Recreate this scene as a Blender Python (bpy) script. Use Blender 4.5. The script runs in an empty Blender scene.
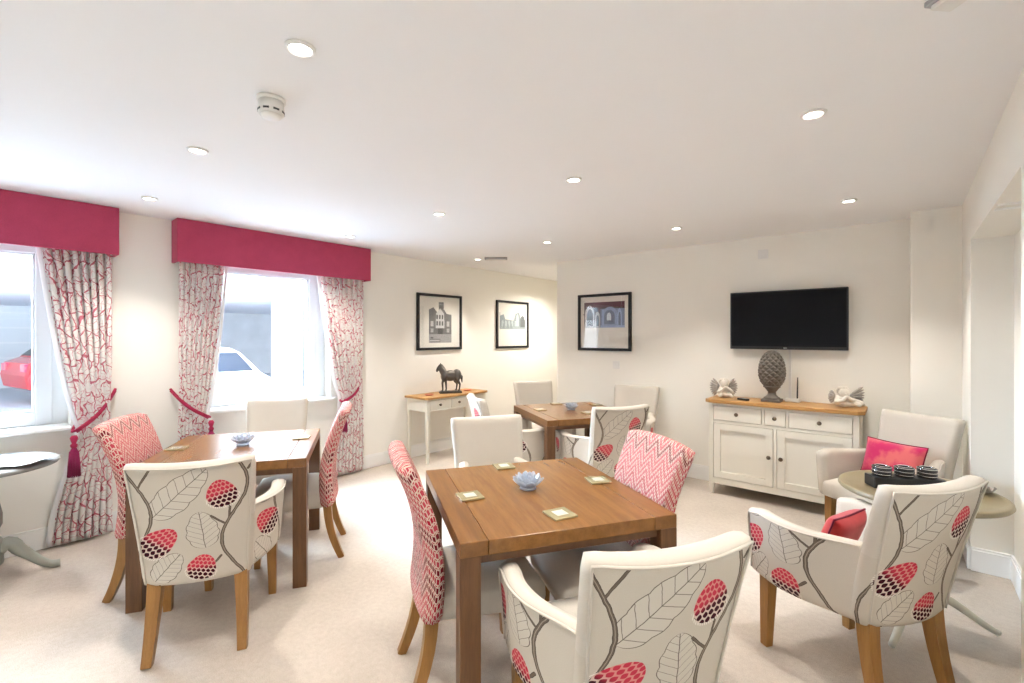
import bpy, bmesh, math, random
from math import sin, cos, pi, radians, sqrt, atan2, exp
from mathutils import Vector, Matrix
random.seed(7)
scn = bpy.context.scene
COL = scn.collection
H = 1.45
CEIL = 2.38

# ------------------------------------------------------------------ node helpers
class E:
    """expression over ShaderNodeMath"""
    def __init__(s, nt, k): s.nt = nt; s.k = k
    def op(s, o, b=None, c=None):
        n = s.nt.nodes.new('ShaderNodeMath'); n.operation = o
        for i, a in enumerate((s, b, c)):
            if a is None: continue
            if isinstance(a, E): s.nt.links.new(a.k, n.inputs[i])
            else: n.inputs[i].default_value = float(a)
        return E(s.nt, n.outputs[0])
    def _c(s, v):
        n = s.nt.nodes.new('ShaderNodeValue'); n.outputs[0].default_value = float(v); return E(s.nt, n.outputs[0])
    def __add__(s, b): return s.op('ADD', b)
    __radd__ = __add__
    def __sub__(s, b): return s.op('SUBTRACT', b)
    def __rsub__(s, b): return s._c(b).op('SUBTRACT', s)
    def __mul__(s, b): return s.op('MULTIPLY', b)
    __rmul__ = __mul__
    def __truediv__(s, b): return s.op('DIVIDE', b)
    def __neg__(s): return s.op('MULTIPLY', -1)
    def lt(s, b): return s.op('LESS_THAN', b)
    def gt(s, b): return s.op('GREATER_THAN', b)
    def abs(s): return s.op('ABSOLUTE')
    def mod(s, b): return s.op('FLOORED_MODULO', b)
    def fract(s): return s.op('FRACT')
    def floor(s): return s.op('FLOOR')
    def sin(s): return s.op('SINE')
    def cos(s): return s.op('COSINE')
    def sqrt(s): return s.op('SQRT')
    def max(s, b): return s.op('MAXIMUM', b)
    def min(s, b): return s.op('MINIMUM', b)
    def clamp(s): return s.max(0).min(1)
    def smooth(s, a, b):
        n = s.nt.nodes.new('ShaderNodeMapRange'); n.interpolation_type = 'SMOOTHSTEP'
        s.nt.links.new(s.k, n.inputs[0]); n.inputs[1].default_value = a; n.inputs[2].default_value = b
        return E(s.nt, n.outputs[0])

def mixc(nt, f, a, b):
    n = nt.nodes.new('ShaderNodeMix'); n.data_type = 'RGBA'
    for i, v in ((0, f), (6, a), (7, b)):
        if isinstance(v, E): nt.links.new(v.k, n.inputs[i])
        elif isinstance(v, (int, float)): n.inputs[i].default_value = v
        elif isinstance(v, tuple): n.inputs[i].default_value = (v[0], v[1], v[2], 1)
        else: nt.links.new(v, n.inputs[i])
    return n.outputs[2]

def newmat(name, col=(.8, .8, .8), rough=.6, metal=0, spec=.5, **kw):
    m = bpy.data.materials.new(name); m.use_nodes = True
    nt = m.node_tree; b = nt.nodes['Principled BSDF']
    b.inputs['Base Color'].default_value = (*col, 1)
    b.inputs['Roughness'].default_value = rough
    b.inputs['Metallic'].default_value = metal
    b.inputs['Specular IOR Level'].default_value = spec
    for k, v in kw.items():
        b.inputs[k].default_value = v
    return m, nt, b

def texco(nt, out='Object'):
    return nt.nodes.new('ShaderNodeTexCoord').outputs[out]
def mapping(nt, v, scale=(1, 1, 1), rot=(0, 0, 0)):
    n = nt.nodes.new('ShaderNodeMapping'); nt.links.new(v, n.inputs[0])
    n.inputs['Scale'].default_value = scale; n.inputs['Rotation'].default_value = rot
    return n.outputs[0]
def noise(nt, v, scale, detail=3, rough=.5):
    n = nt.nodes.new('ShaderNodeTexNoise'); nt.links.new(v, n.inputs['Vector'])
    n.inputs['Scale'].default_value = scale; n.inputs['Detail'].default_value = detail; n.inputs['Roughness'].default_value = rough
    return n
def bump(nt, b, h, strength=.2, dist=.002):
    n = nt.nodes.new('ShaderNodeBump'); n.inputs['Strength'].default_value = strength; n.inputs['Distance'].default_value = dist
    nt.links.new(h.k if isinstance(h, E) else h, n.inputs['Height']); nt.links.new(n.outputs[0], b.inputs['Normal'])
def sepxy(nt, v):
    n = nt.nodes.new('ShaderNodeSeparateXYZ'); nt.links.new(v, n.inputs[0])
    return E(nt, n.outputs[0]), E(nt, n.outputs[1]), E(nt, n.outputs[2])

def plain(name, col, rough=.6, metal=0, var=.06, scale=8, bmp=0, **kw):
    m, nt, b = newmat(name, col, rough, metal, **kw)
    n = noise(nt, texco(nt), scale)
    c = mixc(nt, E(nt, n.outputs[0]), tuple(x * (1 - var) for x in col), tuple(min(1, x * (1 + var)) for x in col))
    nt.links.new(c, b.inputs['Base Color'])
    if bmp: bump(nt, b, n.outputs[0], bmp)
    return m

def wood(name, c1, c2, rough=.4, axis=0, scale=1.0, spec=.4):
    m, nt, b = newmat(name, c1, rough, spec=spec)
    sc = [14, 14, 14]; sc[axis] = 1.2
    v = mapping(nt, texco(nt), tuple(s * scale for s in sc))
    n1 = noise(nt, v, 2.2, 6, .6)
    n2 = noise(nt, mapping(nt, texco(nt), tuple(s * scale * 6 for s in sc)), 3, 3)
    f = (E(nt, n1.outputs[0]) * .75 + E(nt, n2.outputs[0]) * .25).smooth(.3, .7)
    nt.links.new(mixc(nt, f, c1, c2), b.inputs['Base Color'])
    bump(nt, b, f, .08, .001)
    return m

def linen_like(name, col, var=.08, weave=700, bmp=.25):
    m, nt, b = newmat(name, col, .9, spec=.15)
    x, y, z = sepxy(nt, texco(nt))
    nn = noise(nt, mapping(nt, texco(nt), (1, 1, 3)), 160, 2)
    n3 = noise(nt, texco(nt), 12, 2)
    f = E(nt, nn.outputs[0]) * .7 + E(nt, n3.outputs[0]) * .3
    nt.links.new(mixc(nt, f, tuple(c * (1 - var) for c in col), tuple(min(1, c * (1 + var)) for c in col)), b.inputs['Base Color'])
    bump(nt, b, nn.outputs[0], bmp, .001)
    b.inputs['Sheen Weight'].default_value = .1
    return m

CREAM = (.66, .60, .51)
def floral_material():
    m, nt, b = newmat('thistle_print_linen', CREAM, .9, spec=.15)
    W, HH = .52, .55
    u, v, _ = sepxy(nt, texco(nt, 'UV'))
    wob = noise(nt, texco(nt, 'UV'), 30, 2)
    x = (u + (E(nt, wob.outputs[0]) - .5) * .008).mod(W)
    y = (v + (E(nt, wob.outputs[1]) .op('MULTIPLY', 0)) ).mod(HH)
    fine = noise(nt, texco(nt, 'UV'), 420, 2)
    base = mixc(nt, E(nt, fine.outputs[0]), (.50, .445, .37), (.60, .55, .475))
    col = base
    TAUPE = (.15, .118, .09); DARK = (.045, .032, .026); LINE = (.075, .055, .045)
    def seg(ax, ay, bx, by):
        L2 = (bx - ax) ** 2 + (by - ay) ** 2
        t = (((x - ax) * (bx - ax) + (y - ay) * (by - ay)) * (1 / L2)).clamp()
        dx = x - ax - t * (bx - ax); dy = y - ay - t * (by - ay)
        return (dx * dx + dy * dy).sqrt()
    def stem(x0, amp, yc):
        return (x - x0 - ((y - yc) * (2 * pi / HH)).cos() * amp).abs() * .85
    s1 = stem(.055, .05, .33); s2 = stem(.42, .055, .45)
    dm = s1.min(s2)
    thin = seg(.066, .455, .115, .535).min(seg(.478, .505, .508, .545)).min(seg(.403, .345, .398, .275)).min(seg(.385, .25, .33, .30)).min(seg(.07, .22, .105, .20)).min(seg(.36, .10, .325, .06))
    d = dm.min(thin + .0015)
    # leaves: thin outlined, serrated, with a mid rib and side veins
    lines = None
    def leaf(ax, ay, bx, by, hw):
        L = sqrt((bx - ax) ** 2 + (by - ay) ** 2); cx, cy = (bx - ax) / L, (by - ay) / L
        s = ((x - ax) * cx + (y - ay) * cy) * (1 / L)
        t = (y - ay) * cx - (x - ax) * cy
        at = t.abs()
        prof = (s * (1 - s)).max(0).sqrt() * (2 * hw) * (1.12 - s * .35)
        ser = prof * ((s * (4 * pi)).sin().abs() * .10 + .90)
        ins = s.gt(0) * s.lt(1)
        outline = (at - ser).abs().lt(.0015)
        rib = at.lt(.0016)
        q = (s * 7.0 - at * (4.6 / L)).fract() - .5
        vein = q.abs().lt(.034) * at.lt(ser) * at.gt(.0)
        return (outline.max(rib) * .95).max(vein * .8) * ins, at.lt(ser) * ins
    fills = None
    for a in ((.109, .315, .325, .525, .068), (.302, .150, .286, .325, .066), (.10, .01, .205, .135, .056), (.215, .325, .255, .27, .0)):
        if a[4] == 0: continue
        l, fl = leaf(*a)
        lines = l if lines is None else lines.max(l); fills = fl if fills is None else fills.max(fl)
    col = mixc(nt, fills * .35, col, (.64, .60, .53))
    col = mixc(nt, lines * .85, col, LINE)
    col = mixc(nt, d.lt(.0062), col, DARK)
    col = mixc(nt, d.lt(.0050), col, TAUPE)
    col = mixc(nt, dm.lt(.0012) * .6, col, (.45, .38, .31))
    # thistle heads
    def thistle(cx, cy, ang, L, Wd, col):
        ca, sa = cos(ang), sin(ang)
        n = ((x - cx) * ca + (y - cy) * sa) * (1 / L)
        mm = ((y - cy) * ca - (x - cx) * sa) * (1 / Wd)
        me = mm * (1.0 + n * .22)
        r2 = n * n + me * me
        ins = r2.lt(1.0)
        row = ((n + 1) * 3.4)
        par = row.floor().mod(2)
        cr = row.fract() - .5
        cc = (me * 3.2 + par * .5).fract() - .5
        drop = cc.abs().lt((1 - cr * cr * 3.9) * (.43 - cr * .14))
        sel = (n + mm * .25).smooth(-.35, .25)
        dc = mixc(nt, sel, (.04, .004, .011), (.52, .04, .07))
        gap = mixc(nt, sel, (.62, .50, .43), (.64, .25, .23))
        fr = r2.lt(1.22) * n.lt(-.2) * ((me * 9.0).fract()).gt(.5)
        col = mixc(nt, fr * .8, col, (.80, .76, .70))
        col = mixc(nt, ins, col, gap)
        return mixc(nt, ins * drop, col, dc)
    for t in ((.375, .402, radians(100), .066, .058), (.125, .195, radians(38), .086, .058), (.285, .060, radians(75), .060, .056)):
        col = thistle(*t, col)
    nt.links.new(col, b.inputs['Base Color'])
    bump(nt, b, fine.outputs[0], .2, .001)
    return m

def chevron_material():
    m, nt, b = newmat('red_chevron_weave', (.6, .2, .2), .9, spec=.15)
    u, v, _ = sepxy(nt, texco(nt, 'UV'))
    P = .094
    tri = ((u * (1 / P)).fract() - .5).abs() * 2
    w = v - tri * .062
    band = w * (1 / .033)
    f = band.fract()
    idx = band.floor()
    rnd = ((idx * 12.9898).sin() * 43758.5).fract()
    tri2 = (idx * .25).fract()
    # threads: little stitches along each stripe
    st = ((u * (1 / .0082)).fract() - .5).abs().lt(.36)
    inst = (f - .36).abs().lt(.30)
    thread = inst * st
    red = mixc(nt, rnd.gt(.5), (.38, .014, .036), (.47, .06, .085))
    red = mixc(nt, (rnd - .18).abs().lt(.14), red, (.17, .012, .022))
    n = noise(nt, texco(nt, 'UV'), 60, 3)
    ground = mixc(nt, E(nt, n.outputs[0]).smooth(.35, .65), (.65, .53, .44), (.62, .46, .40))
    # thin second line in each cream gap
    line = (f - .83).abs().lt(.07) * ((u * (1 / .0082) + .5).fract() - .5).abs().lt(.33)
    col = mixc(nt, thread, ground, red)
    col = mixc(nt, line, col, (.42, .06, .08))
    nt.links.new(col, b.inputs['Base Color'])
    bump(nt, b, thread.max(line), .5, .0015)
    return m

def curtain_material():
    m, nt, b = newmat('curtain_red_floral_print', (.8, .75, .68), .9, spec=.1)
    uv = texco(nt, 'UV')
    nz = noise(nt, uv, 9, 2)
    add = nt.nodes.new('ShaderNodeVectorMath'); add.operation = 'MULTIPLY_ADD'
    nt.links.new(nz.outputs['Color'], add.inputs[0]); add.inputs[1].default_value = (.09, .09, .09); nt.links.new(uv, add.inputs[2])
    def vor(scale, sy=1.0):
        v = nt.nodes.new('ShaderNodeTexVoronoi'); v.feature = 'DISTANCE_TO_EDGE'; v.voronoi_dimensions = '2D'
        nt.links.new(mapping(nt, add.outputs[0], (1, sy, 1)), v.inputs['Vector']); v.inputs['Scale'].default_value = scale
        return E(nt, v.outputs['Distance'])
    a = vor(13, .65); c = vor(29, .8)
    thick = E(nt, noise(nt, uv, 22, 2).outputs[0])
    lineA = a.lt(thick * .082)
    lineC = c.lt(thick * .075) * E(nt, noise(nt, uv, 6, 1).outputs[0]).gt(.38)
    blot = E(nt, noise(nt, add.outputs[0], 12, 2).outputs[0]).gt(.66)
    col = mixc(nt, blot * .35, (.90, .87, .83), (.76, .42, .44))
    col = mixc(nt, lineC * .75, col, (.64, .22, .26))
    col = mixc(nt, lineA * .9, col, (.56, .10, .15))
    nt.links.new(col, b.inputs['Base Color'])
    bump(nt, b, thick, .1, .001)
    # a little daylight glows through the cloth
    tr = nt.nodes.new('ShaderNodeBsdfTranslucent'); nt.links.new(col, tr.inputs[0])
    mx = nt.nodes.new('ShaderNodeMixShader'); mx.inputs[0].default_value = .30
    out = nt.nodes['Material Output']
    nt.links.new(b.outputs[0], mx.inputs[1]); nt.links.new(tr.outputs[0], mx.inputs[2]); nt.links.new(mx.outputs[0], out.inputs[0])
    return m

def emit(name, col, strength):
    m = bpy.data.materials.new(name); m.use_nodes = True; nt = m.node_tree
    nt.nodes.remove(nt.nodes['Principled BSDF'])
    e = nt.nodes.new('ShaderNodeEmission'); e.inputs[0].default_value = (*col, 1); e.inputs[1].default_value = strength
    nt.links.new(e.outputs[0], nt.nodes['Material Output'].inputs[0]); return m

def thin_glass(name, tint=(1, 1, 1), gloss=.06, rough=0):
    m = bpy.data.materials.new(name); m.use_nodes = True; nt = m.node_tree
    nt.nodes.remove(nt.nodes['Principled BSDF'])
    t = nt.nodes.new('ShaderNodeBsdfTransparent'); t.inputs[0].default_value = (*tint, 1)
    g = nt.nodes.new('ShaderNodeBsdfGlossy'); g.inputs['Roughness'].default_value = rough
    f = nt.nodes.new('ShaderNodeLayerWeight')
    p = nt.nodes.new('ShaderNodeMath'); p.operation = 'POWER'; p.inputs[1].default_value = 5; nt.links.new(f.outputs['Facing'], p.inputs[0])
    a = nt.nodes.new('ShaderNodeMath'); a.operation = 'MULTIPLY_ADD'; a.inputs[1].default_value = .6; a.inputs[2].default_value = gloss
    nt.links.new(p.outputs[0], a.inputs[0])
    mx = nt.nodes.new('ShaderNodeMixShader'); nt.links.new(a.outputs[0], mx.inputs[0])
    nt.links.new(t.outputs[0], mx.inputs[1]); nt.links.new(g.outputs[0], mx.inputs[2])
    nt.links.new(mx.outputs[0], nt.nodes['Material Output'].inputs[0]); return m

def crystal_glass():
    m = thin_glass('crystal', (.86, .91, .97), .16, .06); nt = m.node_tree
    old = nt.nodes['Material Output'].inputs[0].links[0].from_socket
    d = nt.nodes.new('ShaderNodeBsdfDiffuse'); d.inputs[0].default_value = (.74, .78, .83, 1)
    t = nt.nodes.new('ShaderNodeBsdfTranslucent'); t.inputs[0].default_value = (.74, .78, .83, 1)
    ad = nt.nodes.new('ShaderNodeMixShader'); nt.links.new(d.outputs[0], ad.inputs[1]); nt.links.new(t.outputs[0], ad.inputs[2])
    mx = nt.nodes.new('ShaderNodeMixShader'); mx.inputs[0].default_value = .34
    nt.links.new(old, mx.inputs[1]); nt.links.new(ad.outputs[0], mx.inputs[2]); nt.links.new(mx.outputs[0], nt.nodes['Material Output'].inputs[0])
    return m

def carpet_material():
    m, nt, b = newmat('beige_carpet', (.6, .52, .43), .95, spec=.1)
    co = texco(nt)
    n1 = noise(nt, co, 240, 2); n2 = noise(nt, co, 3, 3); n3 = noise(nt, co, 40, 3)
    f = E(nt, n1.outputs[0]) * .5 + E(nt, n2.outputs[0]) * .25 + E(nt, n3.outputs[0]) * .25
    nt.links.new(mixc(nt, f.smooth(.3, .7), (.42, .365, .31), (.56, .495, .43)), b.inputs['Base Color'])
    bump(nt, b, n1.outputs[0], .6, .004)
    return m

def tile_material():
    m, nt, b = newmat('grey_tile_cladding', (.35, .36, .38), .6)
    br = nt.nodes.new('ShaderNodeTexBrick'); nt.links.new(mapping(nt, texco(nt), (1, 1, 1), (radians(90), 0, radians(90))), br.inputs[0])
    br.inputs['Scale'].default_value = 1.0; br.offset = 0
    br.inputs['Brick Width'].default_value = .42; br.inputs['Row Height'].default_value = .3; br.inputs['Mortar Size'].default_value = .02
    br.inputs['Color1'].default_value = (.50, .52, .54, 1); br.inputs['Color2'].default_value = (.54, .56, .58, 1); br.inputs['Mortar'].default_value = (.6, .6, .6, 1)
    nt.links.new(br.outputs[0], b.inputs['Base Color']); return m

M = {}
M['wall'] = plain('cream_wall_paint', (.875, .845, .775), .85, var=.012, scale=3, spec=.2)
M['ceil'] = plain('white_ceiling_paint', (.89, .885, .885), .9, var=.01, scale=3, spec=.15)
M['white'] = plain('white_gloss_paint', (.86, .85, .82), .35, var=.015)
M['upvc'] = plain('white_upvc', (.76, .78, .80), .3, var=.01)
M['carpet'] = carpet_material()
M['table'] = wood('brown_stained_oak', (.155, .064, .015), (.24, .108, .028), .26, 0, 1.0)
M['table_leg'] = wood('brown_stained_oak_upright', (.088, .037, .014), (.14, .063, .023), .36, 2, 1.0)
M['oak'] = wood('honey_oak', (.24, .112, .028), (.33, .165, .045), .4, 2, 1.2)
M['oaktop'] = wood('light_oak_top', (.38, .19, .055), (.50, .28, .10), .4, 0, 1.0)
M['oaktopy'] = wood('light_oak_top_lengthwise', (.38, .19, .055), (.50, .28, .10), .4, 1, 1.0)
M['linen'] = linen_like('cream_linen', (.57, .52, .45))
M['floral'] = floral_material()
M['chevron'] = chevron_material()
M['curtain'] = curtain_material()
M['lining'] = linen_like('curtain_lining', (.82, .80, .80), .03)
M['pelmet'] = linen_like('raspberry_pelmet_fabric', (.38, .05, .10), .35)
M['rope'] = linen_like('raspberry_rope', (.33, .02, .06), .2)
M['tassel'] = linen_like('plum_tassel_thread', (.22, .012, .06), .25)
M['cream_paint'] = plain('cream_furniture_paint', (.82, .785, .69), .4, var=.012)
M['bronze'] = plain('dark_bronze', (.10, .09, .08), .42, .5, var=.35, scale=30)
M['knob'] = plain('aged_bronze_knob', (.16, .12, .085), .35, .8, var=.25, scale=60)
M['black'] = plain('black_satin', (.012, .012, .013), .35, var=.1)
M['frame'] = plain('black_frame_wood', (.010, .010, .012), .45, var=.15, spec=.3)
M['screen'], _nt, _b = newmat('tv_screen', (.004, .004, .006), .10, spec=.14)
M['mount'] = plain('ivory_mount_card', (.80, .77, .70), .8, var=.01)
M['stone'] = plain('weathered_stone', (.135, .115, .095), .8, var=.4, scale=45, bmp=.4)
M['cherub'] = plain('pale_weathered_plaster', (.68, .63, .55), .8, var=.22, scale=40, bmp=.3)
M['wing'] = plain('grey_weathered_plaster', (.34, .31, .28), .8, var=.3, scale=60, bmp=.4)
M['greypaint'] = plain('sage_grey_paint', (.29, .30, .26), .5, var=.08, scale=14)
M['greytop'] = plain('sage_grey_table_top', (.25, .25, .235), .7, var=.08, scale=10, spec=.2)
M['olive'] = plain('olive_taupe_table_top', (.25, .20, .115), .4, var=.1, scale=12)
M['ivory'] = plain('ivory_pedestal_paint', (.72, .70, .60), .5, var=.03)
M['paper'] = plain('printed_paper', (.80, .80, .80), .7, var=.05, scale=40)
M['papergrey'] = plain('grey_newsprint', (.66, .66, .67), .7, var=.18, scale=70)
M['chrome'] = plain('chrome', (.75, .75, .75), .12, 1, var=.02)
M['plastic'] = plain('white_plastic', (.80, .78, .74), .4, var=.01)
M['greyplastic'] = plain('grey_plastic', (.36, .36, .36), .4, var=.02)
M['coaster'] = plain('gold_coaster_rim', (.42, .36, .20), .25, .5, var=.1, scale=60)
M['coastermid'] = plain('pearl_coaster_middle', (.55, .53, .44), .15, 0, var=.08, scale=120)
M['terracotta'] = plain('coral_ceramic', (.55, .16, .09), .4, var=.08, scale=40)
M['glass'] = thin_glass('window_glass')
M['picglass'] = thin_glass('picture_glass', gloss=.04)
M['crystal'] = crystal_glass()
M['pink'] = None
def cushion_mat(name, c1, c2):
    m, nt, b = newmat(name, c1, .7, spec=.2)
    n = noise(nt, texco(nt), 9, 4)
    nt.links.new(mixc(nt, E(nt, n.outputs[0]).smooth(.42, .62), c1, c2), b.inputs['Base Color'])
    b.inputs['Sheen Weight'].default_value = .3
    return m
M['pink'] = cushion_mat('pink_watercolour_fabric', (.50, .012, .095), (.62, .12, .12))
M['red'] = cushion_mat('red_velvet', (.38, .014, .018), (.45, .03, .03))
M['lamp'] = emit('lit_downlight_lens', (1, .93, .82), 14)
M['road'] = plain('pale_paving', (.48, .52, .57), .9, var=.08, scale=3)
M['render'] = plain('white_render', (.74, .76, .80), .9, var=.02)
M['tilewall'] = tile_material()
M['brickgrey'] = plain('grey_block_wall', (.46, .47, .49), .9, var=.2, scale=2.5)
M['carred'] = plain('red_car_paint', (.55, .02, .03), .2, var=.03, spec=.6)
M['carwhite'] = plain('pale_car_paint', (.75, .77, .80), .2, var=.03, spec=.6)
M['carglass'] = plain('dark_car_glass', (.006, .010, .018), .25, var=.1, spec=.12)
M['tyre'] = plain('rubber', (.02, .02, .022), .8, var=.2)

# ------------------------------------------------------------------ geometry helpers
class B:
    """collects shapes into one mesh"""
    def __init__(s):
        s.bm = bmesh.new(); s.uv = s.bm.loops.layers.uv.new('UVMap'); s.mats = []
    def mi(s, m):
        if m not in s.mats: s.mats.append(m)
        return s.mats.index(m)
    def add(s, vs, fs, m, uvs=None, smooth=True):
        v = [s.bm.verts.new(p) for p in vs]; k = s.mi(m)
        for fi, f in enumerate(fs):
            try: fc = s.bm.faces.new([v[i] for i in f])
            except ValueError: continue
            fc.material_index = k; fc.smooth = smooth
            if uvs:
                for l, i in zip(fc.loops, f): l[s.uv].uv = uvs[i]
        return s
    def box(s, c, d, m, bevel=0, rot=None, seg=2, taper=None):
        t = bmesh.new(); bmesh.ops.create_cube(t, size=1)
        for v in t.verts:
            k = 1
            if taper and v.co.z < 0: k = taper
            v.co = Vector((v.co.x * d[0] * k, v.co.y * d[1] * k, v.co.z * d[2]))
        if bevel: bmesh.ops.bevel(t, geom=list(t.edges), offset=bevel, segments=seg, profile=.6, affect='EDGES')
        mat = Matrix.Translation(c) @ (rot.to_4x4() if rot else Matrix())
        t.verts.ensure_lookup_table()
        for i, v in enumerate(t.verts): v.index = i
        vs = [mat @ v.co for v in t.verts]; fs = [[v.index for v in f.verts] for f in t.faces]; t.free()
        return s.add(vs, fs, m, smooth=False)
    def prism(s, poly, z0, z1, m, bevel=0):
        t = bmesh.new()
        lo = [t.verts.new((p[0], p[1], z0)) for p in poly]; hi = [t.verts.new((p[0], p[1], z1)) for p in poly]
        t.faces.new(lo[::-1]); t.faces.new(hi); n = len(poly)
        for i in range(n): t.faces.new((lo[i], lo[(i + 1) % n], hi[(i + 1) % n], hi[i]))
        if bevel: bmesh.ops.bevel(t, geom=list(t.edges), offset=bevel, segments=2, profile=.6, affect='EDGES')
        for i, v in enumerate(t.verts): v.index = i
        vs = [v.co.copy() for v in t.verts]; fs = [[v.index for v in f.verts] for f in t.faces]; t.free()
        return s.add(vs, fs, m, smooth=False)
    def tube(s, pts, r, m, n=8, square=False, caps=True):
        pts = [Vector(p) for p in pts]; N = len(pts)
        rr = r if isinstance(r, (list, tuple)) else [r] * N
        vs, fs = [], []
        up = Vector((0, 0, 1))
        t0 = (pts[1] - pts[0]).normalized()
        if abs(t0.dot(up)) > .9: up = Vector((0, 1, 0))
        side = t0.cross(up).normalized()
        for i, p in enumerate(pts):
            t = (pts[min(i + 1, N - 1)] - pts[max(i - 1, 0)]).normalized()
            side = (side - t * side.dot(t)).normalized(); u2 = t.cross(side)
            for k in range(n):
                a = 2 * pi * (k + .5) / n
                q = sqrt(2) if square else 1
                vs.append(p + (side * cos(a) + u2 * sin(a)) * rr[i] * q)
        for i in range(N - 1):
            for k in range(n):
                fs.append((i * n + k, i * n + (k + 1) % n, (i + 1) * n + (k + 1) % n, (i + 1) * n + k))
        if caps: fs += [tuple(range(n))[::-1], tuple((N - 1) * n + k for k in range(n))]
        return s.add(vs, fs, m, smooth=not square)
    def lathe(s, prof, m, n=32, c=(0, 0, 0), mat=None, caps=True):
        vs, fs = [], []
        for (r, z) in prof:
            for k in range(n):
                a = 2 * pi * k / n
                p = Vector((r * cos(a), r * sin(a), z))
                if mat: p = mat @ p
                vs.append(p + Vector(c))
        for i in range(len(prof) - 1):
            for k in range(n):
                fs.append((i * n + k, i * n + (k + 1) % n, (i + 1) * n + (k + 1) % n, (i + 1) * n + k))
        if caps:
            if prof[0][0] > 1e-5: fs.append(tuple(range(n))[::-1])
            if prof[-1][0] > 1e-5: fs.append(tuple((len(prof) - 1) * n + k for k in range(n)))
        return s.add(vs, fs, m)
    def grid(s, fn, nu, nv, m, uvfn=None):
        vs, uv, fs = [], [], []
        for j in range(nv + 1):
            for i in range(nu + 1):
                a, b_ = i / nu, j / nv
                p = fn(a, b_); vs.append(p); uv.append(uvfn(a, b_, p) if uvfn else (a, b_))
        for j in range(nv):
            for i in range(nu):
                k = j * (nu + 1) + i; fs.append((k, k + 1, k + nu + 2, k + nu + 1))
        return s.add(vs, fs, m, uv)
    def slab(s, fo, fi, nu, nv, mo, mi_, mr, uvfn, bulge=.35, nr=3, low=None):
        """closed padded panel between an outer and an inner surface with a rounded rim"""
        vs, uv = [], []
        idx = lambda i, j: j * (nu + 1) + i
        n1 = (nu + 1) * (nv + 1)
        for fn in (fo, fi):
            for j in range(nv + 1):
                for i in range(nu + 1):
                    p = Vector(fn(i / nu, j / nv)); vs.append(p); uv.append(uvfn(p))
        f_o, f_i, f_r = [], [], []
        for j in range(nv):
            for i in range(nu):
                q = (idx(i, j), idx(i + 1, j), idx(i + 1, j + 1), idx(i, j + 1))
                f_o.append(q); f_i.append(tuple(n1 + k for k in q[::-1]))
        loop = [(i, 0) for i in range(nu)] + [(nu, j) for j in range(nv)] + [(i, nv) for i in range(nu, 0, -1)] + [(0, j) for j in range(nv, 0, -1)]
        rings = [[idx(*l) for l in loop]]
        for r in range(1, nr + 1):
            a = pi * r / (nr + 1); ring = []
            for (i, j) in loop:
                o, q = vs[idx(i, j)], vs[n1 + idx(i, j)]
                ii = min(max(i, 1), nu - 1); jj = min(max(j, 1), nv - 1)
                out = (o + q) / 2 - (vs[idx(ii, jj)] + vs[n1 + idx(ii, jj)]) / 2
                th = (o - q); out = out - th * (out.dot(th) / max(th.length_squared, 1e-9))
                out = out.normalized() if out.length > 1e-6 else Vector()
                p = (o + q) / 2 + th * .5 * cos(a) + out * th.length * bulge * sin(a)
                ring.append(len(vs)); vs.append(p); uv.append(uvfn(p))
            rings.append(ring)
        rings.append([n1 + idx(*l) for l in loop])
        L = len(loop)
        for a, b_ in zip(rings[:-1], rings[1:]):
            for k in range(L): f_r.append((a[(k + 1) % L], a[k], b_[k], b_[(k + 1) % L]))
        bv = [s.bm.verts.new(p) for p in vs]
        for fl, m in ((f_o, mo), (f_i, mi_), (f_r, mr)):
            k = s.mi(m)
            for f in fl:
                try: fc = s.bm.faces.new([bv[i] for i in f])
                except ValueError: continue
                fc.material_index = k; fc.smooth = True
                if low and fl is f_r and low[0](sum((vs[i] for i in f), Vector()) / len(f)): fc.material_index = s.mi(low[1])
                for l, i in zip(fc.loops, f): l[s.uv].uv = uv[i]
        return s
    def done(s, name, parent=None, flip=True, label=None):
        if flip: bmesh.ops.recalc_face_normals(s.bm, faces=s.bm.faces)
        me = bpy.data.meshes.new(name); s.bm.to_mesh(me); s.bm.free()
        for m in s.mats: me.materials.append(m)
        o = bpy.data.objects.new(name, me); COL.objects.link(o)
        if parent: o.parent = parent
        if label: o['label'] = label
        return o

def thing(name, label, cat, loc=(0, 0, 0), rz=0, group=None):
    o = bpy.data.objects.new(name, None); COL.objects.link(o)
    o.location = loc; o.rotation_euler = (0, 0, rz); o.empty_display_size = .1
    return tag(o, label, cat, group)
def tag(o, label, cat, group=None, kind=None):
    o['label'] = label; o['category'] = cat
    if group: o['group'] = group
    if kind: o['kind'] = kind
    return o
def struct(b, name, parent=None):
    o = b.done(name, parent)
    if not parent: o['kind'] = 'structure'
    return o
def dup(root, loc, rz, label, group=None):
    r = root.copy(); COL.objects.link(r); r.location = loc; r.rotation_euler = (0, 0, rz); r['label'] = label
    if group: r['group'] = group
    for ch in list(root.children):
        c = ch.copy(); COL.objects.link(c); c.parent = r
        for g in ch.children:
            d = g.copy(); COL.objects.link(d); d.parent = c
    return r
def face(f): return atan2(-f[0], f[1])
def sstep(a, b, x):
    t = min(1, max(0, (x - a) / (b - a))); return t * t * (3 - 2 * t)
def lerp(a, b, t): return a + (b - a) * t

# axes of the three dining tables (they stand askew in the room)
A = Vector((.846, -.533, 0)); BB = Vector((.533, .846, 0))
TROT = atan2(A.y, A.x)

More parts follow.
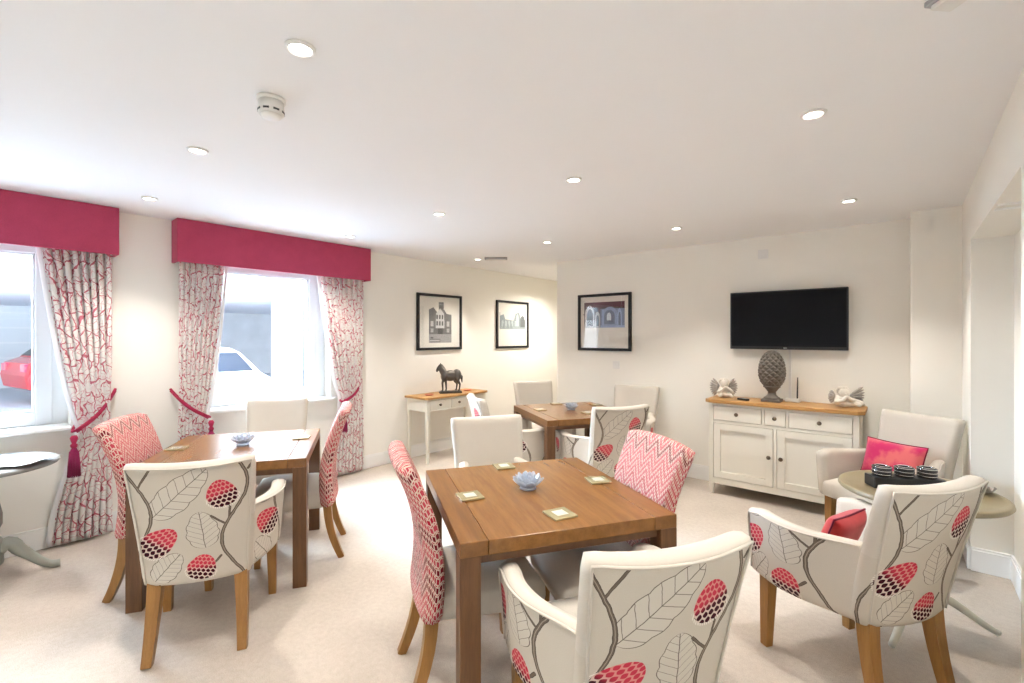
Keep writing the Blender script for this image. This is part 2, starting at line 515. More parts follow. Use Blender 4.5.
# ================================================================== SETTING
XL, XR, YB, YT, YEND = -4.5, .315, -1.7, 4.85, 7.2
XC = -3.34
REC = .50
W1 = (-.73, .51); W2 = (1.30, 2.46); ZS, ZT = .80, 2.19
f = B(); f.box(((XL + 1.2) / 2, 2.7, -.05), (XL * -1 + 1.6, 9.6, .1), M['carpet']); struct(f, 'floor')
c = B(); c.box(((XL + 1.2) / 2, 2.7, CEIL + .05), (XL * -1 + 1.6, 9.6, .1), M['ceil']); struct(c, 'ceiling')
w = B()
def wbox(b, x0, x1, y0, y1, z0, z1, m=None): b.box(((x0 + x1) / 2, (y0 + y1) / 2, (z0 + z1) / 2), (x1 - x0, y1 - y0, z1 - z0), m or M['wall'])
TH = .26
wbox(w, XL - TH, XL, YB, YEND, 0, ZS); wbox(w, XL - TH, XL, YB, YEND, ZT, CEIL)
for y0, y1 in ((YB, W1[0]), (W1[1], W2[0]), (W2[1], YEND)): wbox(w, XL - TH, XL, y0, y1, ZS, ZT)
struct(w, 'wall_left')
w = B(); wbox(w, XC, XR + .9, YT, YT + .12, 0, CEIL); wbox(w, XC, XC + .12, YT + .12, YEND, 0, CEIL); struct(w, 'wall_back')
w = B(); wbox(w, XL - TH, XC + .12, YEND, YEND + .12, 0, CEIL); struct(w, 'wall_passage')
w = B(); wbox(w, .035, XR, 4.60, YT, 0, CEIL); struct(w, 'wall_column')
w = B()
wbox(w, XR, XR + .5, 4.05, YT, 0, CEIL)             # pier beside the column
wbox(w, REC, XR + .5, 2.41, 4.05, 0, CEIL)          # back of the recess
wbox(w, XR, REC, 2.41, 4.05, 2.05, CEIL)            # header over the recess
wbox(w, XR, XR + .5, YB, 2.41, 0, CEIL)             # wall beside the camera
struct(w, 'wall_right')
w = B(); wbox(w, XL - TH, XR + .5, YB - .12, YB, 0, CEIL); struct(w, 'wall_front')
# lighting track strip under the header
t = B()
for y in (3.05, 3.16): t.box(((XR + REC) / 2 + .004, y, 2.046), (REC - XR - .012, .022, .008), M['white'], .002)
struct(t, 'trim_1')
# skirting
def skirt(name, segs):
    b = B()
    for (x0, y0, x1, y1, nx, ny) in segs:
        L = sqrt((x1 - x0) ** 2 + (y1 - y0) ** 2); ang = atan2(y1 - y0, x1 - x0)
        R = Matrix.Rotation(ang, 3, 'Z')
        cx, cy = (x0 + x1) / 2, (y0 + y1) / 2
        b.box((cx + nx * .008, cy + ny * .008, .065), (L, .016, .13), M['white'], .003, R)
        b.box((cx + nx * .0055, cy + ny * .0055, .137), (L, .011, .016), M['white'], .004, R)
    struct(b, name)
skirt('baseboard_left', [(XL, YB, XL, YEND, 1, 0)])
skirt('baseboard_back', [(XC, YT, .035, YT, 0, -1), (XC, YT, XC, YEND, -1, 0), (.035, 4.60, XR, 4.60, 0, -1), (.035, 4.6, .035, YT, -1, 0)])
skirt('baseboard_right', [(XR, 4.05, XR, 4.6, -1, 0), (XR, 4.05, REC, 4.05, 0, -1), (REC, 2.41, REC, 4.05, -1, 0), (XR, YB, XR, 2.41, -1, 0)])
skirt('baseboard_passage', [(XL, YEND, XC, YEND, 0, -1)])

def window(name, y0, y1, n):
    root = bpy.data.objects.new(name, None); COL.objects.link(root); root['kind'] = 'structure'
    xo = XL - .17; zb, zt = ZS - .05, ZT
    fr = B(); k = .07
    def ring(b, y0, y1, z0, z1, k, x, d):
        b.box((x, y0 + k / 2, (z0 + z1) / 2), (d, k, z1 - z0), M['upvc'], .006); b.box((x, y1 - k / 2, (z0 + z1) / 2), (d, k, z1 - z0), M['upvc'], .006)
        b.box((x, (y0 + y1) / 2, z0 + k / 2), (d, y1 - y0 - 2 * k + .01, k), M['upvc'], .006); b.box((x, (y0 + y1) / 2, z1 - k / 2), (d, y1 - y0 - 2 * k + .01, k), M['upvc'], .006)
    ring(fr, y0, y1, zb, zt, .085, xo, .07); fr.done('window_frame', root)
    sa = B(); ring(sa, y0 + .08, y1 - .08, zb + .08, zt - .08, .085, xo + .012, .06); ring(sa, y0 + .162, y1 - .162, zb + .162, zt - .162, .018, xo + .004, .05)
    sa.done('window_sash', root)
    g = B(); g.box((xo, (y0 + y1) / 2, (zb + zt) / 2), (.006, y1 - y0 - .34, zt - zb - .34), M['glass']); g.done('window_pane', root)
    s = B(); s.box((XL - .05, (y0 + y1) / 2, ZS + .012), (.24, y1 - y0 - .004, .026), M['white'], .005); s.box((XL + .012, (y0 + y1) / 2, ZS + .012), (.034, y1 - y0 + .1, .026), M['white'], .008)
    s.done('window_sill', root)
    return root
window('window_1', *W1, 1); window('window_2', *W2, 2)

# ---- outside
g = B(); g.box((-14.6, 3, -.06), (19.6, 40, .1), M['road']); struct(g, 'ground')
g = B(); g.box((-19.2, 2.0, 1.15), (.2, 6, 2.3), M['tilewall']); struct(g, 'exterior_wall_1')
g = B(); g.box((-19.2, 11, 1.15), (.2, 12, 2.3), M['brickgrey']); g.box((-19.2, -8, 1.15), (.2, 14, 2.3), M['tilewall']); struct(g, 'exterior_wall_2')
g = B(); g.box((-15.2, 3, 2.5), (8.2, 30, .4), M['render'], .02); struct(g, 'roof')
g = B(); g.box((-11.6, 5.2, 1.15), (.5, .55, 2.32), M['render'], .01); struct(g, 'pillar')

def make_car(name, label, paint, loc, rz):
    root = thing(name, label, 'car', loc, rz)
    prof = [(-2.0, .35), (-2.05, .62), (-1.98, .88), (-1.75, .98), (-1.35, 1.36), (-.9, 1.46), (.0, 1.46), (.45, 1.38), (1.02, .99), (1.75, .86), (2.02, .66), (2.05, .42), (1.95, .28), (-1.85, .28)]
    def wd(z): return .86 if z < .95 else .86 - .2 * (z - .95) / .5
    b = B(); n = len(prof); ys = (-1, -.93, 0, .93, 1)
    vs = []; fs = []
    for k, t in enumerate(ys):
        for (x, z) in prof:
            e = 1 if abs(t) < 1 else .985
            vs.append((x * e, t * wd(z), .28 + (z - .28) * (1 if abs(t) < 1 else .985)))
    for k in range(4):
        for i in range(n): fs.append((k * n + i, k * n + (i + 1) % n, (k + 1) * n + (i + 1) % n, (k + 1) * n + i))
    fs.append(tuple(range(n))); fs.append(tuple(4 * n + i for i in range(n)))
    b.add(vs, fs, paint, smooth=False); body = b.done('body', root)
    for sgn in (-1, 1):
        b = B()
        for poly in ([(-1.55, .99), (-1.27, 1.30), (-.9, 1.38), (-.35, 1.39), (-.35, .99)], [(-.28, .99), (-.28, 1.39), (.0, 1.39), (.42, 1.31), (.90, .99)]):
            vs = [(x, sgn * (wd(z) + .004), z) for x, z in poly] + [(x, sgn * (wd(z) - .02), z) for x, z in poly]
            m_ = len(poly)
            b.add(vs, [tuple(range(m_)), tuple(range(2 * m_ - 1, m_ - 1, -1))] + [(i, (i + 1) % m_, m_ + (i + 1) % m_, m_ + i) for i in range(m_)], M['carglass'], smooth=False)
        b.done('side_window', root)
    for nm, (xa, za), (xb, zb) in (('windscreen', (.98, 1.02), (.50, 1.365)), ('rear_window', (-1.72, 1.01), (-1.38, 1.34))):
        b = B(); o = .012 if xa > 0 else -.012
        vs = [(xa + o, -.74, za + .01), (xa + o, .74, za + .01), (xb + o, .62, zb + .01), (xb + o, -.62, zb + .01)]
        vs += [(x - o * 2, y, z - .02) for x, y, z in vs]
        b.add(vs, [(0, 1, 2, 3), (7, 6, 5, 4), (0, 1, 5, 4), (1, 2, 6, 5), (2, 3, 7, 6), (3, 0, 4, 7)], M['carglass'], smooth=False); b.done(nm, root)
    for x in (-1.25, 1.25):
        for sgn in (-1, 1):
            R = Matrix.Rotation(radians(90), 3, 'X')
            b = B(); b.lathe([(0, -.1), (.22, -.1), (.30, -.09), (.31, 0), (.30, .09), (.22, .1), (0, .1)], M['tyre'], 24, (x, sgn * .78, .31), R); wh = b.done('wheel', root)
            b = B(); b.lathe([(0, -.108), (.10, -.112), (.20, -.104), (.21, 0), (.20, .104), (.10, .112), (0, .108)], M['chrome'], 20, (x, sgn * .78, .31), R); b.done('hubcap', wh)
    for sgn in (-1, 1):
        b = B(); b.box((-2.0, sgn * .62, .78), (.09, .3, .16), M['pink'], .02); b.done('tail_light', root)
        b = B(); b.box((1.93, sgn * .62, .72), (.16, .28, .12), M['plastic'], .02); b.done('headlight', root)
    return root
make_car('car', 'red hatchback parked outside the left window', M['carred'], (-14.9, 2.75, 0), radians(100))
make_car('car', 'pale car with dark windscreen parked outside the middle window', M['carwhite'], (-9.6, 2.6, -.008), radians(-4)).scale = (1, 1, .85)

# ================================================================== CURTAINS
def pelmet(y0, y1, label):
    z0, z1 = 2.035, CEIL - .004
    r = thing('pelmet', label, 'pelmet', (XL, (y0 + y1) / 2, z0))
    L = y1 - y0; d = .155
    b = B(); b.box((d - .012, 0, (z1 - z0) / 2), (.024, L, z1 - z0), M['pelmet'], .006)
    b.done('front_panel', r)
    for s in (-1, 1):
        b = B(); b.box((d / 2 - .008, s * (L / 2 - .011), (z1 - z0) / 2), (d - .018, .022, z1 - z0 - .002), M['pelmet'], .005); b.done('side_panel', r)
pelmet(-.98, .75, 'raspberry red fabric pelmet over the window at the left edge')
pelmet(1.10, 2.83, 'raspberry red fabric pelmet over the middle window, beside the framed pictures')

def curtain(label, yout, yin_top, yin_tie, yin_bot, ztie, seed, pleats=8):
    """yout: fixed outer edge; the inner edge is drawn in to the tieback"""
    rnd = random.Random(seed); ph = [rnd.uniform(0, 6.28) for _ in range(4)]
    zt, zb = 2.19, .025
    x0 = XL + .068
    def yin(z):
        if z > ztie:
            t = (z - ztie) / (zt - ztie); return lerp(yin_tie, yin_top, t ** .72)
        t = (ztie - z) / (ztie - zb); return lerp(yin_tie, yin_bot, sstep(0, 1, t) ** .8)
    def yo(z):
        d = exp(-((z - ztie - .12) / .22) ** 2); return yout + (yin_tie - yout) * .06 * d
    def fn(u, v):
        z = lerp(zt, zb, v); a, b_ = yo(z), yin(z)
        sag = (1 - u) * .0
        gather = exp(-((z - ztie) / .25) ** 2)
        y = lerp(a, b_, u)
        amp = .021 * (1 - .45 * gather)
        x = x0 + amp * sin(u * pleats * 2 * pi + ph[0] + .5 * sin(v * 3 + ph[1])) + .008 * sin(u * pleats * 4 * pi + ph[2] + v * 2)
        y += .012 * sin(u * pleats * 4 * pi + ph[3])
        return Vector((x, y, z - .16 * u * gather * 0))
    s = 1 if yin_top > yout else -1
    root = thing('curtain', label, 'curtain', (0, 0, 0), 0, None)
    b = B(); b.grid(fn, pleats * 12, 60, M['curtain'], lambda u, v, p: (u * 1.25, p.z)); o = b.done('printed_cloth', root, flip=False)
    sd = o.modifiers.new('thick', 'SOLIDIFY'); sd.thickness = .004
    b = B()
    def edge(u, v):
        p = fn(1.0, v); t = (u - .5)
        return Vector((p.x + .004 - .03 * u - .006, p.y + s * (.004 + .022 * sin(u * pi) + .01 * u), p.z))
    b.grid(edge, 8, 50, M['lining']); o = b.done('lining_edge', root, flip=False); sd = o.modifiers.new('thick', 'SOLIDIFY'); sd.thickness = .003
    return fn
def tieback(label, p_wall, p_in, s, tassel=True):
    root = thing('curtain_tieback', label, 'tieback')
    a, b_ = Vector(p_wall), Vector(p_in)
    pts = []
    for i in range(13):
        t = i / 12; p = a.lerp(b_, t); p.z -= .045 * sin(pi * t) * (1 - t * .5); p.x += .03 * sin(pi * min(1, t * 1.0)); pts.append(p)
    bb = B(); bb.tube(pts, .009, M['rope'], 10); bb.tube([p + Vector((.002, 0, -.015)) for p in pts], .007, M['rope'], 8)
    bb.tube([b_, b_ + Vector((-.02, s * .02, -.01)), b_ + Vector((-.06, s * .012, .0)), b_ + Vector((-.12, -s * .02, .05))], .009, M['rope'], 8)
    bb.done('rope', root)
    if tassel:
        q = b_ + Vector((.02, s * .015, -.03))
        tb = B(); tb.lathe([(0, .0), (.014, -.002), (.022, -.02), (.016, -.042), (.011, -.055), (.02, -.066), (.019, -.078), (.012, -.088)], M['rope'], 18, q); tk = tb.done('tassel_head', root)
        tb = B(); n = 22
        prof = [(.013, -.086), (.022, -.11), (.027, -.20), (.031, -.27), (.028, -.275), (.0, -.272)]
        tb.lathe(prof, M['tassel'], 26, q)
        for k in range(n):
            an = 2 * pi * k / n; tb.tube([q + Vector((.022 * cos(an), .022 * sin(an), -.11)), q + Vector((.029 * cos(an), .029 * sin(an), -.2)), q + Vector((.033 * cos(an), .033 * sin(an), -.282))], .0035, M['tassel'], 5)
        tb.done('tassel_skirt', tk)
curtain('cream red-printed curtain on the left window, its tieback ending in a tassel', .71, .335, .545, .40, .83, 1)
tieback('raspberry rope tieback with hanging tassel on the left window curtain', (XL + .03, .75, 1.06), (XL + .13, .525, .80), -1)
curtain('cream red-printed curtain beside the bare wall pier, on the left side of the middle window', 1.13, 1.47, 1.31, 1.42, .83, 2)
tieback('raspberry rope tieback on the curtain beside the bare wall pier', (XL + .03, 1.085, 1.03), (XL + .13, 1.32, .79), 1)
curtain('cream red-printed curtain on the right side of the middle window, nearest the console table', 2.785, 2.29, 2.545, 2.47, .83, 3)
tieback('raspberry rope tieback on the curtain nearest the console table', (XL + .03, 2.795, .98), (XL + .13, 2.535, .79), -1)

# ================================================================== CHAIRS
def leg_mesh(top, foot, r0, r1, m, mid=None):
    b = B(); pts = []; rr = []
    for i in range(9):
        t = i / 8; p = Vector(top).lerp(Vector(foot), t)
        if mid: p += Vector(mid) * (4 * t * (1 - t))
        pts.append(p); rr.append(lerp(r0, r1, t))
    b.tube(pts, rr, m, 4, square=True); return b

def make_armchair(name, label, outer, loc, f, cat='armchair', group=None):
    root = thing(name, label, cat, loc, face(f), group)
    ZB, ZT2 = .355, .893
    def hw(v): return .200 + .036 * v ** 1.15
    def topz(a): return ZT2 - .012 * (1 - (2 * a - 1) ** 2)
    def bo(a, v):
        u = 2 * a - 1; z = ZB + v * (topz(a) - ZB)
        return Vector((u * hw(v), -.235 - .115 * v ** 1.2 - .036 * (1 - u * u), z))
    def bi(a, v):
        p = bo(a, v); u = 2 * a - 1
        return Vector((p.x * (.93), p.y + .085 - .02 * v + .012 * (1 - u * u), p.z - .002))
    b = B(); b.slab(bo, bi, 22, 22, outer, M['linen'], M['linen'], lambda p: (p.x + .26 + (1 if p.x > 0 else -1) * .9 * max(0, p.y + .235 + .115 * max(0, (p.z - ZB) / .538) ** 1.2), p.z - .35), .3, low=(lambda c: c.z < .625, outer))
    # outer fabric wraps the two side edges of the back
    b.done('backrest', root)
    for s in (-1, 1):
        def top(t):
            return .632 - .018 * sin(pi * t) - .02 * sstep(.85, 1, t)
        def path(t):
            y = lerp(-.215, .252, t); x = .206 + .080 * sstep(0, .8, t) + .012 * sin(pi * t)
            return x, y
        def ao(t, v):
            x, y = path(t); zb = .35 - .012 * sin(pi * t)
            z = lerp(zb, top(t), v)
            return Vector((s * (x + .022 * v * sstep(.0, .5, t) + .05 * max(0, z - .64) * 3), y - .12 * max(0, z - .63), z))
        def ai(t, v):
            p = ao(t, v); return Vector((p.x - s * (.072 - .018 * (1 - t)), p.y + .004, p.z - .003))
        b = B(); off = .05 if s < 0 else .31
        b.slab(ao, ai, 22, 14, outer, M['linen'], M['linen'], lambda p: (off + .30 - p.y * 1.0 + (abs(p.x) - .28) * .6, p.z - .31), .32, low=(lambda c: c.z < .37, outer))
        arm = b.done('armrest', root)
        b = B(); pts = [ao(0.03 + .97 * i / 24, 1) + Vector((s * .002, 0, .004)) for i in range(25)] + [ao(1, 1 - i / 10) + Vector((s * .002, .006, 0)) for i in range(1, 11)]
        b.tube(pts, .0042, M['linen'], 6); b.done('piping', arm)
    # piping round the outer back
    b = B(); pts = [bo(0, i / 16) + Vector((0, -.003, 0)) for i in range(17)] + [bo(i / 16, 1) + Vector((0, -.003, .003)) for i in range(1, 17)] + [bo(1, 1 - i / 16) + Vector((0, -.003, 0)) for i in range(1, 17)]
    b.tube(pts, .0045, M['linen'], 6); b.done('piping', root)
    # seat
    def so(a, v):
        u = 2 * a - 1; y = lerp(-.20, .285, v); w_ = .172 + .055 * sstep(0, 1, v)
        e = (1 - u ** 6) * (1 - (2 * v - 1) ** 8)
        return Vector((u * w_, y, .435 + .04 * e))
    def si(a, v):
        p = so(a, v); return Vector((p.x, p.y, .335))
    b = B(); b.slab(so, si, 14, 14, M['linen'], M['linen'], M['linen'], lambda p: (p.x, p.y), .12); b.done('seat', root)
    for s in (-1, 1):
        leg_mesh((s * .245, .200, .362), (s * .248, .210, 0), .027, .018, M['oak']).done('leg', root)
        leg_mesh((s * .168, -.205, .37), (s * .184, -.270, 0), .028, .019, M['oak'], (0, .012, 0)).done('leg', root)
    return root

def make_side_chair(name, label, loc, f):
    root = thing(name, label, 'chair', loc, face(f))
    ZB, ZT2 = .37, .945
    def yc(z):
        t = (z - .37) / .595
        return -.185 - .02 * t - .095 * t * t + .03 * sin(pi * t)
    def th(z):
        t = (z - .37) / .595; return .085 - .02 * t
    def bo(a, v):
        u = 2 * a - 1; z = ZB + v * (ZT2 - ZB); w_ = .205 + .018 * v - .012 * sin(pi * v)
        return Vector((u * w_, yc(z) - th(z) / 2 - .014 * (1 - u * u), z + .01 * (1 - u * u) * v))
    def bi(a, v):
        u = 2 * a - 1; z = ZB + v * (ZT2 - ZB); w_ = .203 + .018 * v - .012 * sin(pi * v)
        return Vector((u * w_, yc(z) + th(z) / 2 - .004 * (1 - u * u), z + .01 * (1 - u * u) * v))
    b = B(); b.slab(bo, bi, 18, 24, M['chevron'], M['chevron'], M['chevron'], lambda p: (p.x + (p.y - yc(p.z)) * .9, p.z), .35); b.done('backrest', root)
    def so(a, v):
        u = 2 * a - 1; y = lerp(-.20, .265, v); w_ = .19 + .03 * sstep(0, 1, v)
        e = (1 - u ** 4) * (1 - (2 * v - 1) ** 6)
        return Vector((u * w_, y, .445 + .045 * e))
    def si(a, v):
        p = so(a, v); return Vector((p.x * .97, p.y * .98, .335))
    b = B(); b.slab(so, si, 16, 16, M['linen'], M['linen'], M['linen'], lambda p: (p.x, p.y), .16); b.done('seat', root)
    for s in (-1, 1):
        leg_mesh((s * .185, .215, .35), (s * .185, .222, 0), .025, .017, M['oak']).done('leg', root)
        leg_mesh((s * .178, -.185, .37), (s * .182, -.272, 0), .026, .018, M['oak'], (0, .022, 0)).done('leg', root)
    return root

def pt(c, a, b_): return c + A * a + BB * b_
CM, CL, CF = Vector((-1.305, 1.705, 0)), Vector((-3.26, 1.17, 0)), Vector((-2.425, 3.765, 0))
mA = -A
ac = make_armchair('armchair', 'largest thistle-print armchair, back to us at the main table', M['floral'], (-.738, 1.375, 0), (-.832, .555), group='thistle print armchairs')
def place_arm(p, fdir, label): return dup(ac, p, face(fdir), label)
place_arm((-2.675, .825, 0), (-.865, .50), 'thistle-print armchair with its back to us at the table by the windows')
place_arm((-.182, 2.533, 0), (-.82, .57), 'thistle-print armchair holding a red cushion, beside the olive round table')
place_arm(pt(CM, -.72, .05), A, 'plain-fronted armchair on the far side of the main table, facing us')
place_arm((-3.92, 1.63, 0), A, 'plain-fronted armchair under the middle window, facing us across the table')
place_arm(pt(CF, .535, .018), mA, 'thistle-print armchair with its back to us at the farthest table')
place_arm(pt(CF, -.045, -.60), BB, 'thistle-print armchair seen side-on at the farthest table, half hidden by a plain chair back')
place_arm((-3.17, 4.31, 0), A, 'plain-fronted armchair at the far end, in front of the passage opening')
place_arm((-2.19, 4.45, 0), (.15, -.99), 'plain-fronted armchair at the farthest table, against the wall with the television')
make_armchair('armchair', 'plain linen armchair with a pink cushion, in the corner beside the sideboard', M['linen'], (-.085, 4.03, 0), (-.53, -.848))

sc0 = make_side_chair('dining_chair', 'red chevron dining chair at the main table, seen side-on, nearest the left table', (-1.465, 1.44, 0), BB)
sc0['group'] = 'red chevron dining chairs'
dup(sc0, (-1.05, 1.888, 0), face((-.56, -.83)), 'red chevron dining chair pushed in at the main table on the sideboard side')
dup(sc0, (-3.32, .85, 0), face((.58, .815)), 'red chevron dining chair in front of the tasselled curtain, at the table by the windows')
dup(sc0, (-3.13, 1.49, 0), face(-BB), 'red chevron dining chair seen side-on between the window table and the console table')

# ================================================================== DINING TABLES
def make_table(label, c):
    ztop, th, a, b_, lw = .745, .052, .455, .435, .074
    root = thing('dining_table', label, 'table', (c.x, c.y, 0), TROT, 'square brown oak dining tables')
    bd = .10
    t = B(); t.box((0, 0, ztop - th / 2), (2 * a, 2 * b_ - 2 * bd - .002, th), M['table'], .003); t.done('tabletop', root)
    # cross-grained end boards
    for s in (-1, 1):
        t = B(); t.box((0, s * (b_ - bd / 2), ztop - th / 2), (2 * a, bd - .001, th), M['table_end'], .003); t.done('end_board', root)
    for sx in (-1, 1):
        for sy in (-1, 1):
            t = B(); t.box((sx * (a - lw / 2), sy * (b_ - lw / 2), (ztop - th) / 2), (lw, lw, ztop - th), M['table_leg'], .003); t.done('leg', root)
    for s in (-1, 1):
        t = B(); t.box((0, s * (b_ - .035), ztop - th - .018), (2 * a - 2 * lw, .022, .036), M['table_leg'], .002); t.done('apron', root)
        t = B(); t.box((s * (a - .035), 0, ztop - th - .018), (.022, 2 * b_ - 2 * lw, .036), M['table_leg'], .002); t.done('apron', root)
    return root
M['table_end'] = wood('brown_oak_end_board', (.14, .058, .014), (.215, .095, .025), .28, 0, 1.1)
tm = make_table('square brown table in the middle with four gold coasters and a crystal bowl', CM)
dup(tm, (CL.x, CL.y, 0), TROT, 'square brown table by the windows with two coasters')
dup(tm, (CF.x, CF.y, 0), TROT, 'square brown table farthest from us, near the passage')

ZT_ = .745
def make_coaster(label, x, y, rz, z=ZT_):
    r = thing('coaster', label, 'coaster', (x, y, z + .0005), rz, 'gold edged square coasters')
    b = B(); b.box((0, 0, .004), (.102, .102, .008), M['coaster'], .002); b.done('coaster_base', r)
    b = B(); b.box((0, 0, .0088), (.05, .05, .0016), M['coastermid'], .0006); b.done('coaster_middle', r, label='pearly square inlay')
    return r
from_px = lambda x, y, z: (lambda d, u: ((d * (-.6441 + .765 * u)), (d * (.765 + .6441 * u))))((H - z) * 466 / (y - 336), (x - 512) / 466)
cp = [from_px(x, y, ZT_) for x, y in ((470, 497), (504, 467), (598, 481), (560, 515))]
k0 = make_coaster('gold-edged coaster on the main table nearest the side-on chevron chair', *cp[0], TROT + .1)
dup(k0, (*cp[1], ZT_ + .0005), TROT, 'gold-edged coaster on the main table in front of the plain chair back')
dup(k0, (*cp[2], ZT_ + .0005), TROT - .1, 'gold-edged coaster on the main table nearest the pushed-in chevron chair')
dup(k0, (*cp[3], ZT_ + .0005), TROT + .15, 'gold-edged coaster on the main table nearest the thistle armchair')
for (x, y), l in (((177, 449), 'coaster on the window table beside the chevron chair by the curtain'), ((302, 438), 'coaster on the window table near its corner by the side-on chevron chair'),
                  ((540, 410), 'coaster on the farthest table near its window-side corner'), ((556, 404), 'coaster on the farthest table in front of the far-end chair'),
                  ((588, 413), 'coaster on the farthest table beside the thistle armchair back'), ((596, 405), 'coaster on the farthest table nearest the television wall')):
    q = from_px(x, y, ZT_); dup(k0, (q[0], q[1], ZT_ + .0005), TROT + random.uniform(-.1, .1), l)

def petal_ring(b, n, r0, r1, h0, h1, w, m, phase=0, curl=.01):
    for k in range(n):
        a = 2 * pi * (k + phase) / n; R = Matrix.Rotation(a, 3, 'Z')
        def fn(u, v):
            uu = 2 * u - 1; ww = w * sin(pi * min(.97, .12 + .86 * v)) ** .8
            r = lerp(r0, r1, v); z = lerp(h0, h1, v ** 1.3) + .25 * ww * uu * uu
            return R @ Vector((r - curl * v * v, uu * ww, z))
        b.grid(fn, 4, 6, m)
def make_lotus(label, x, y, z, s=1):
    r = thing('crystal_bowl', label, 'bowl', (x, y, z + .0005), 0, 'crystal flower bowls')
    b = B(); b.lathe([(0, 0), (.03, 0), (.038, .004), (.036, .012), (.02, .018), (0, .018)], M['crystal'], 24); o = b.done('bowl_base', r)
    for (n, r0, r1, h0, h1, w, ph) in ((9, .026, .084, .012, .05, .024, 0), (9, .022, .068, .014, .066, .021, .5), (7, .016, .044, .016, .07, .017, .2)):
        b = B(); petal_ring(b, n, r0 , r1, h0, h1, w, M['crystal'], ph); o = b.done('petal_ring', r, flip=False)
        sd = o.modifiers.new('thick', 'SOLIDIFY'); sd.thickness = .0035
    r.scale = (s, s, s)
    return r
q = from_px(528, 489, ZT_); lot = make_lotus('crystal flower bowl in the centre of the main table', *q, ZT_, 1.0)
q = from_px(243, 445, ZT_); dup(lot, (*q, ZT_ + .0005), .3, 'crystal flower bowl on the table by the windows')
q = from_px(571, 410, ZT_); dup(lot, (*q, ZT_ + .0005), .6, 'crystal flower bowl on the farthest table')
dup(lot, (-4.525, 1.88, ZS + .0265), .1, 'crystal flower bowl on the middle window sill')

# ================================================================== SIDEBOARD
def knob(parent, x, y, z, ny=-1, axis='y', r=.017):
    b = B()
    R = Matrix.Rotation(radians(90), 3, 'X') if axis == 'y' else Matrix.Rotation(radians(90), 3, 'Y')
    pr = [(.0, 0), (.009, 0), (.007, .008), (.008, .012), (r, .017), (r, .023), (.012, .028), (0, .029)]
    b.lathe(pr, M['knob'], 20, (x, y, z), R); b.done('knob', parent)
SX0, SX1, SY0, SY1 = -1.385, -.265, 4.475, 4.825
sb = thing('sideboard', 'cream painted sideboard with oak top, two doors and three drawers under the television', 'sideboard', ((SX0 + SX1) / 2, (SY0 + SY1) / 2, 0))
ox, oy = (SX0 + SX1) / 2, (SY0 + SY1) / 2
def sbox(b, x0, x1, y0, y1, z0, z1, m, bev=.002): b.box(((x0 + x1) / 2 - ox, (y0 + y1) / 2 - oy, (z0 + z1) / 2), (x1 - x0, y1 - y0, z1 - z0), m, bev)
cp_ = M['cream_paint']
b = B()
sbox(b, SX0, SX0 + .02, SY0 + .02, SY1, .10, .838, cp_); sbox(b, SX1 - .02, SX1, SY0 + .02, SY1, .10, .838, cp_)
sbox(b, SX0 + .02, SX1 - .02, SY1 - .012, SY1, .10, .838, cp_); sbox(b, SX0 + .02, SX1 - .02, SY0 + .02, SY1 - .012, .12, .14, cp_)
sbox(b, SX0 + .04, SX1 - .04, SY0, SY0 + .02, .815, .838, cp_); sbox(b, SX0 + .04, SX1 - .04, SY0, SY0 + .02, .655, .680, cp_)
sbox(b, SX0 + .04, SX1 - .04, SY0, SY0 + .02, .10, .155, cp_)
for xa in (-.935, -.75): sbox(b, xa - .009, xa + .009, SY0, SY0 + .02, .680, .815, cp_)
sbox(b, -.842 - .012, -.842 + .012, SY0, SY0 + .02, .155, .655, cp_)
sbox(b, SX0 + .03, SX1 - .03, SY0 + .03, SY0 + .04, .14, .83, cp_)
b.done('carcase', sb)
for x in (SX0, SX1 - .04):
    b = B(); sbox(b, x, x + .04, SY0, SY0 + .04, .10, .838, cp_); b.box((x + .02 - ox, SY0 + .02 - oy, .05), (.042, .042, .10), cp_, .002, taper=.72); b.done('front_leg', sb)
    b = B(); b.box((x + .02 - ox, SY1 - .02 - oy, .05), (.04, .04, .10), cp_, .002, taper=.75); b.done('back_leg', sb)
b = B(); e = .03; x0, x1, y0, y1 = SX0 - .035 - ox, SX1 + .035 - ox, SY0 - .03 - oy, SY1 + .01 - oy; k = .045
b.prism([(x0 + k, y0), (x1 - k, y0), (x1, y0 + k), (x1, y1), (x0, y1), (x0, y0 + k)], .838, .868, M['oaktop'], .004); b.done('top', sb, label='oak top with clipped corners')
for (a0, a1) in ((SX0 + .042, -.946), (-.924, -.761), (-.739, SX1 - .042)):
    b = B(); sbox(b, a0 + .002, a1 - .002, SY0 - .004, SY0 + .018, .683, .812, cp_, .003); d = b.done('drawer', sb); knob(d, (a0 + a1) / 2 - ox, SY0 - .004 - oy, .748)
for (a0, a1, kx) in ((SX0 + .042, -.856, -1), (-.828, SX1 - .042, 1)):
    d_ = B(); a0 += .002; a1 -= .002; st = .058
    sbox(d_, a0, a0 + st, SY0 - .004, SY0 + .018, .158, .652, cp_); sbox(d_, a1 - st, a1, SY0 - .004, SY0 + .018, .158, .652, cp_)
    sbox(d_, a0 + st, a1 - st, SY0 - .004, SY0 + .018, .158, .158 + st, cp_); sbox(d_, a0 + st, a1 - st, SY0 - .004, SY0 + .018, .652 - st, .652, cp_)
    d = d_.done('door', sb)
    p_ = B(); sbox(p_, a0 + st - .004, a1 - st + .004, SY0 + .009, SY0 + .016, .158 + st - .004, .652 - st + .004, cp_, .001); p_.done('door_panel', d)
    knob(d, (a1 - .03 if kx < 0 else a0 + .03) - ox, SY0 - .004 - oy, .41)

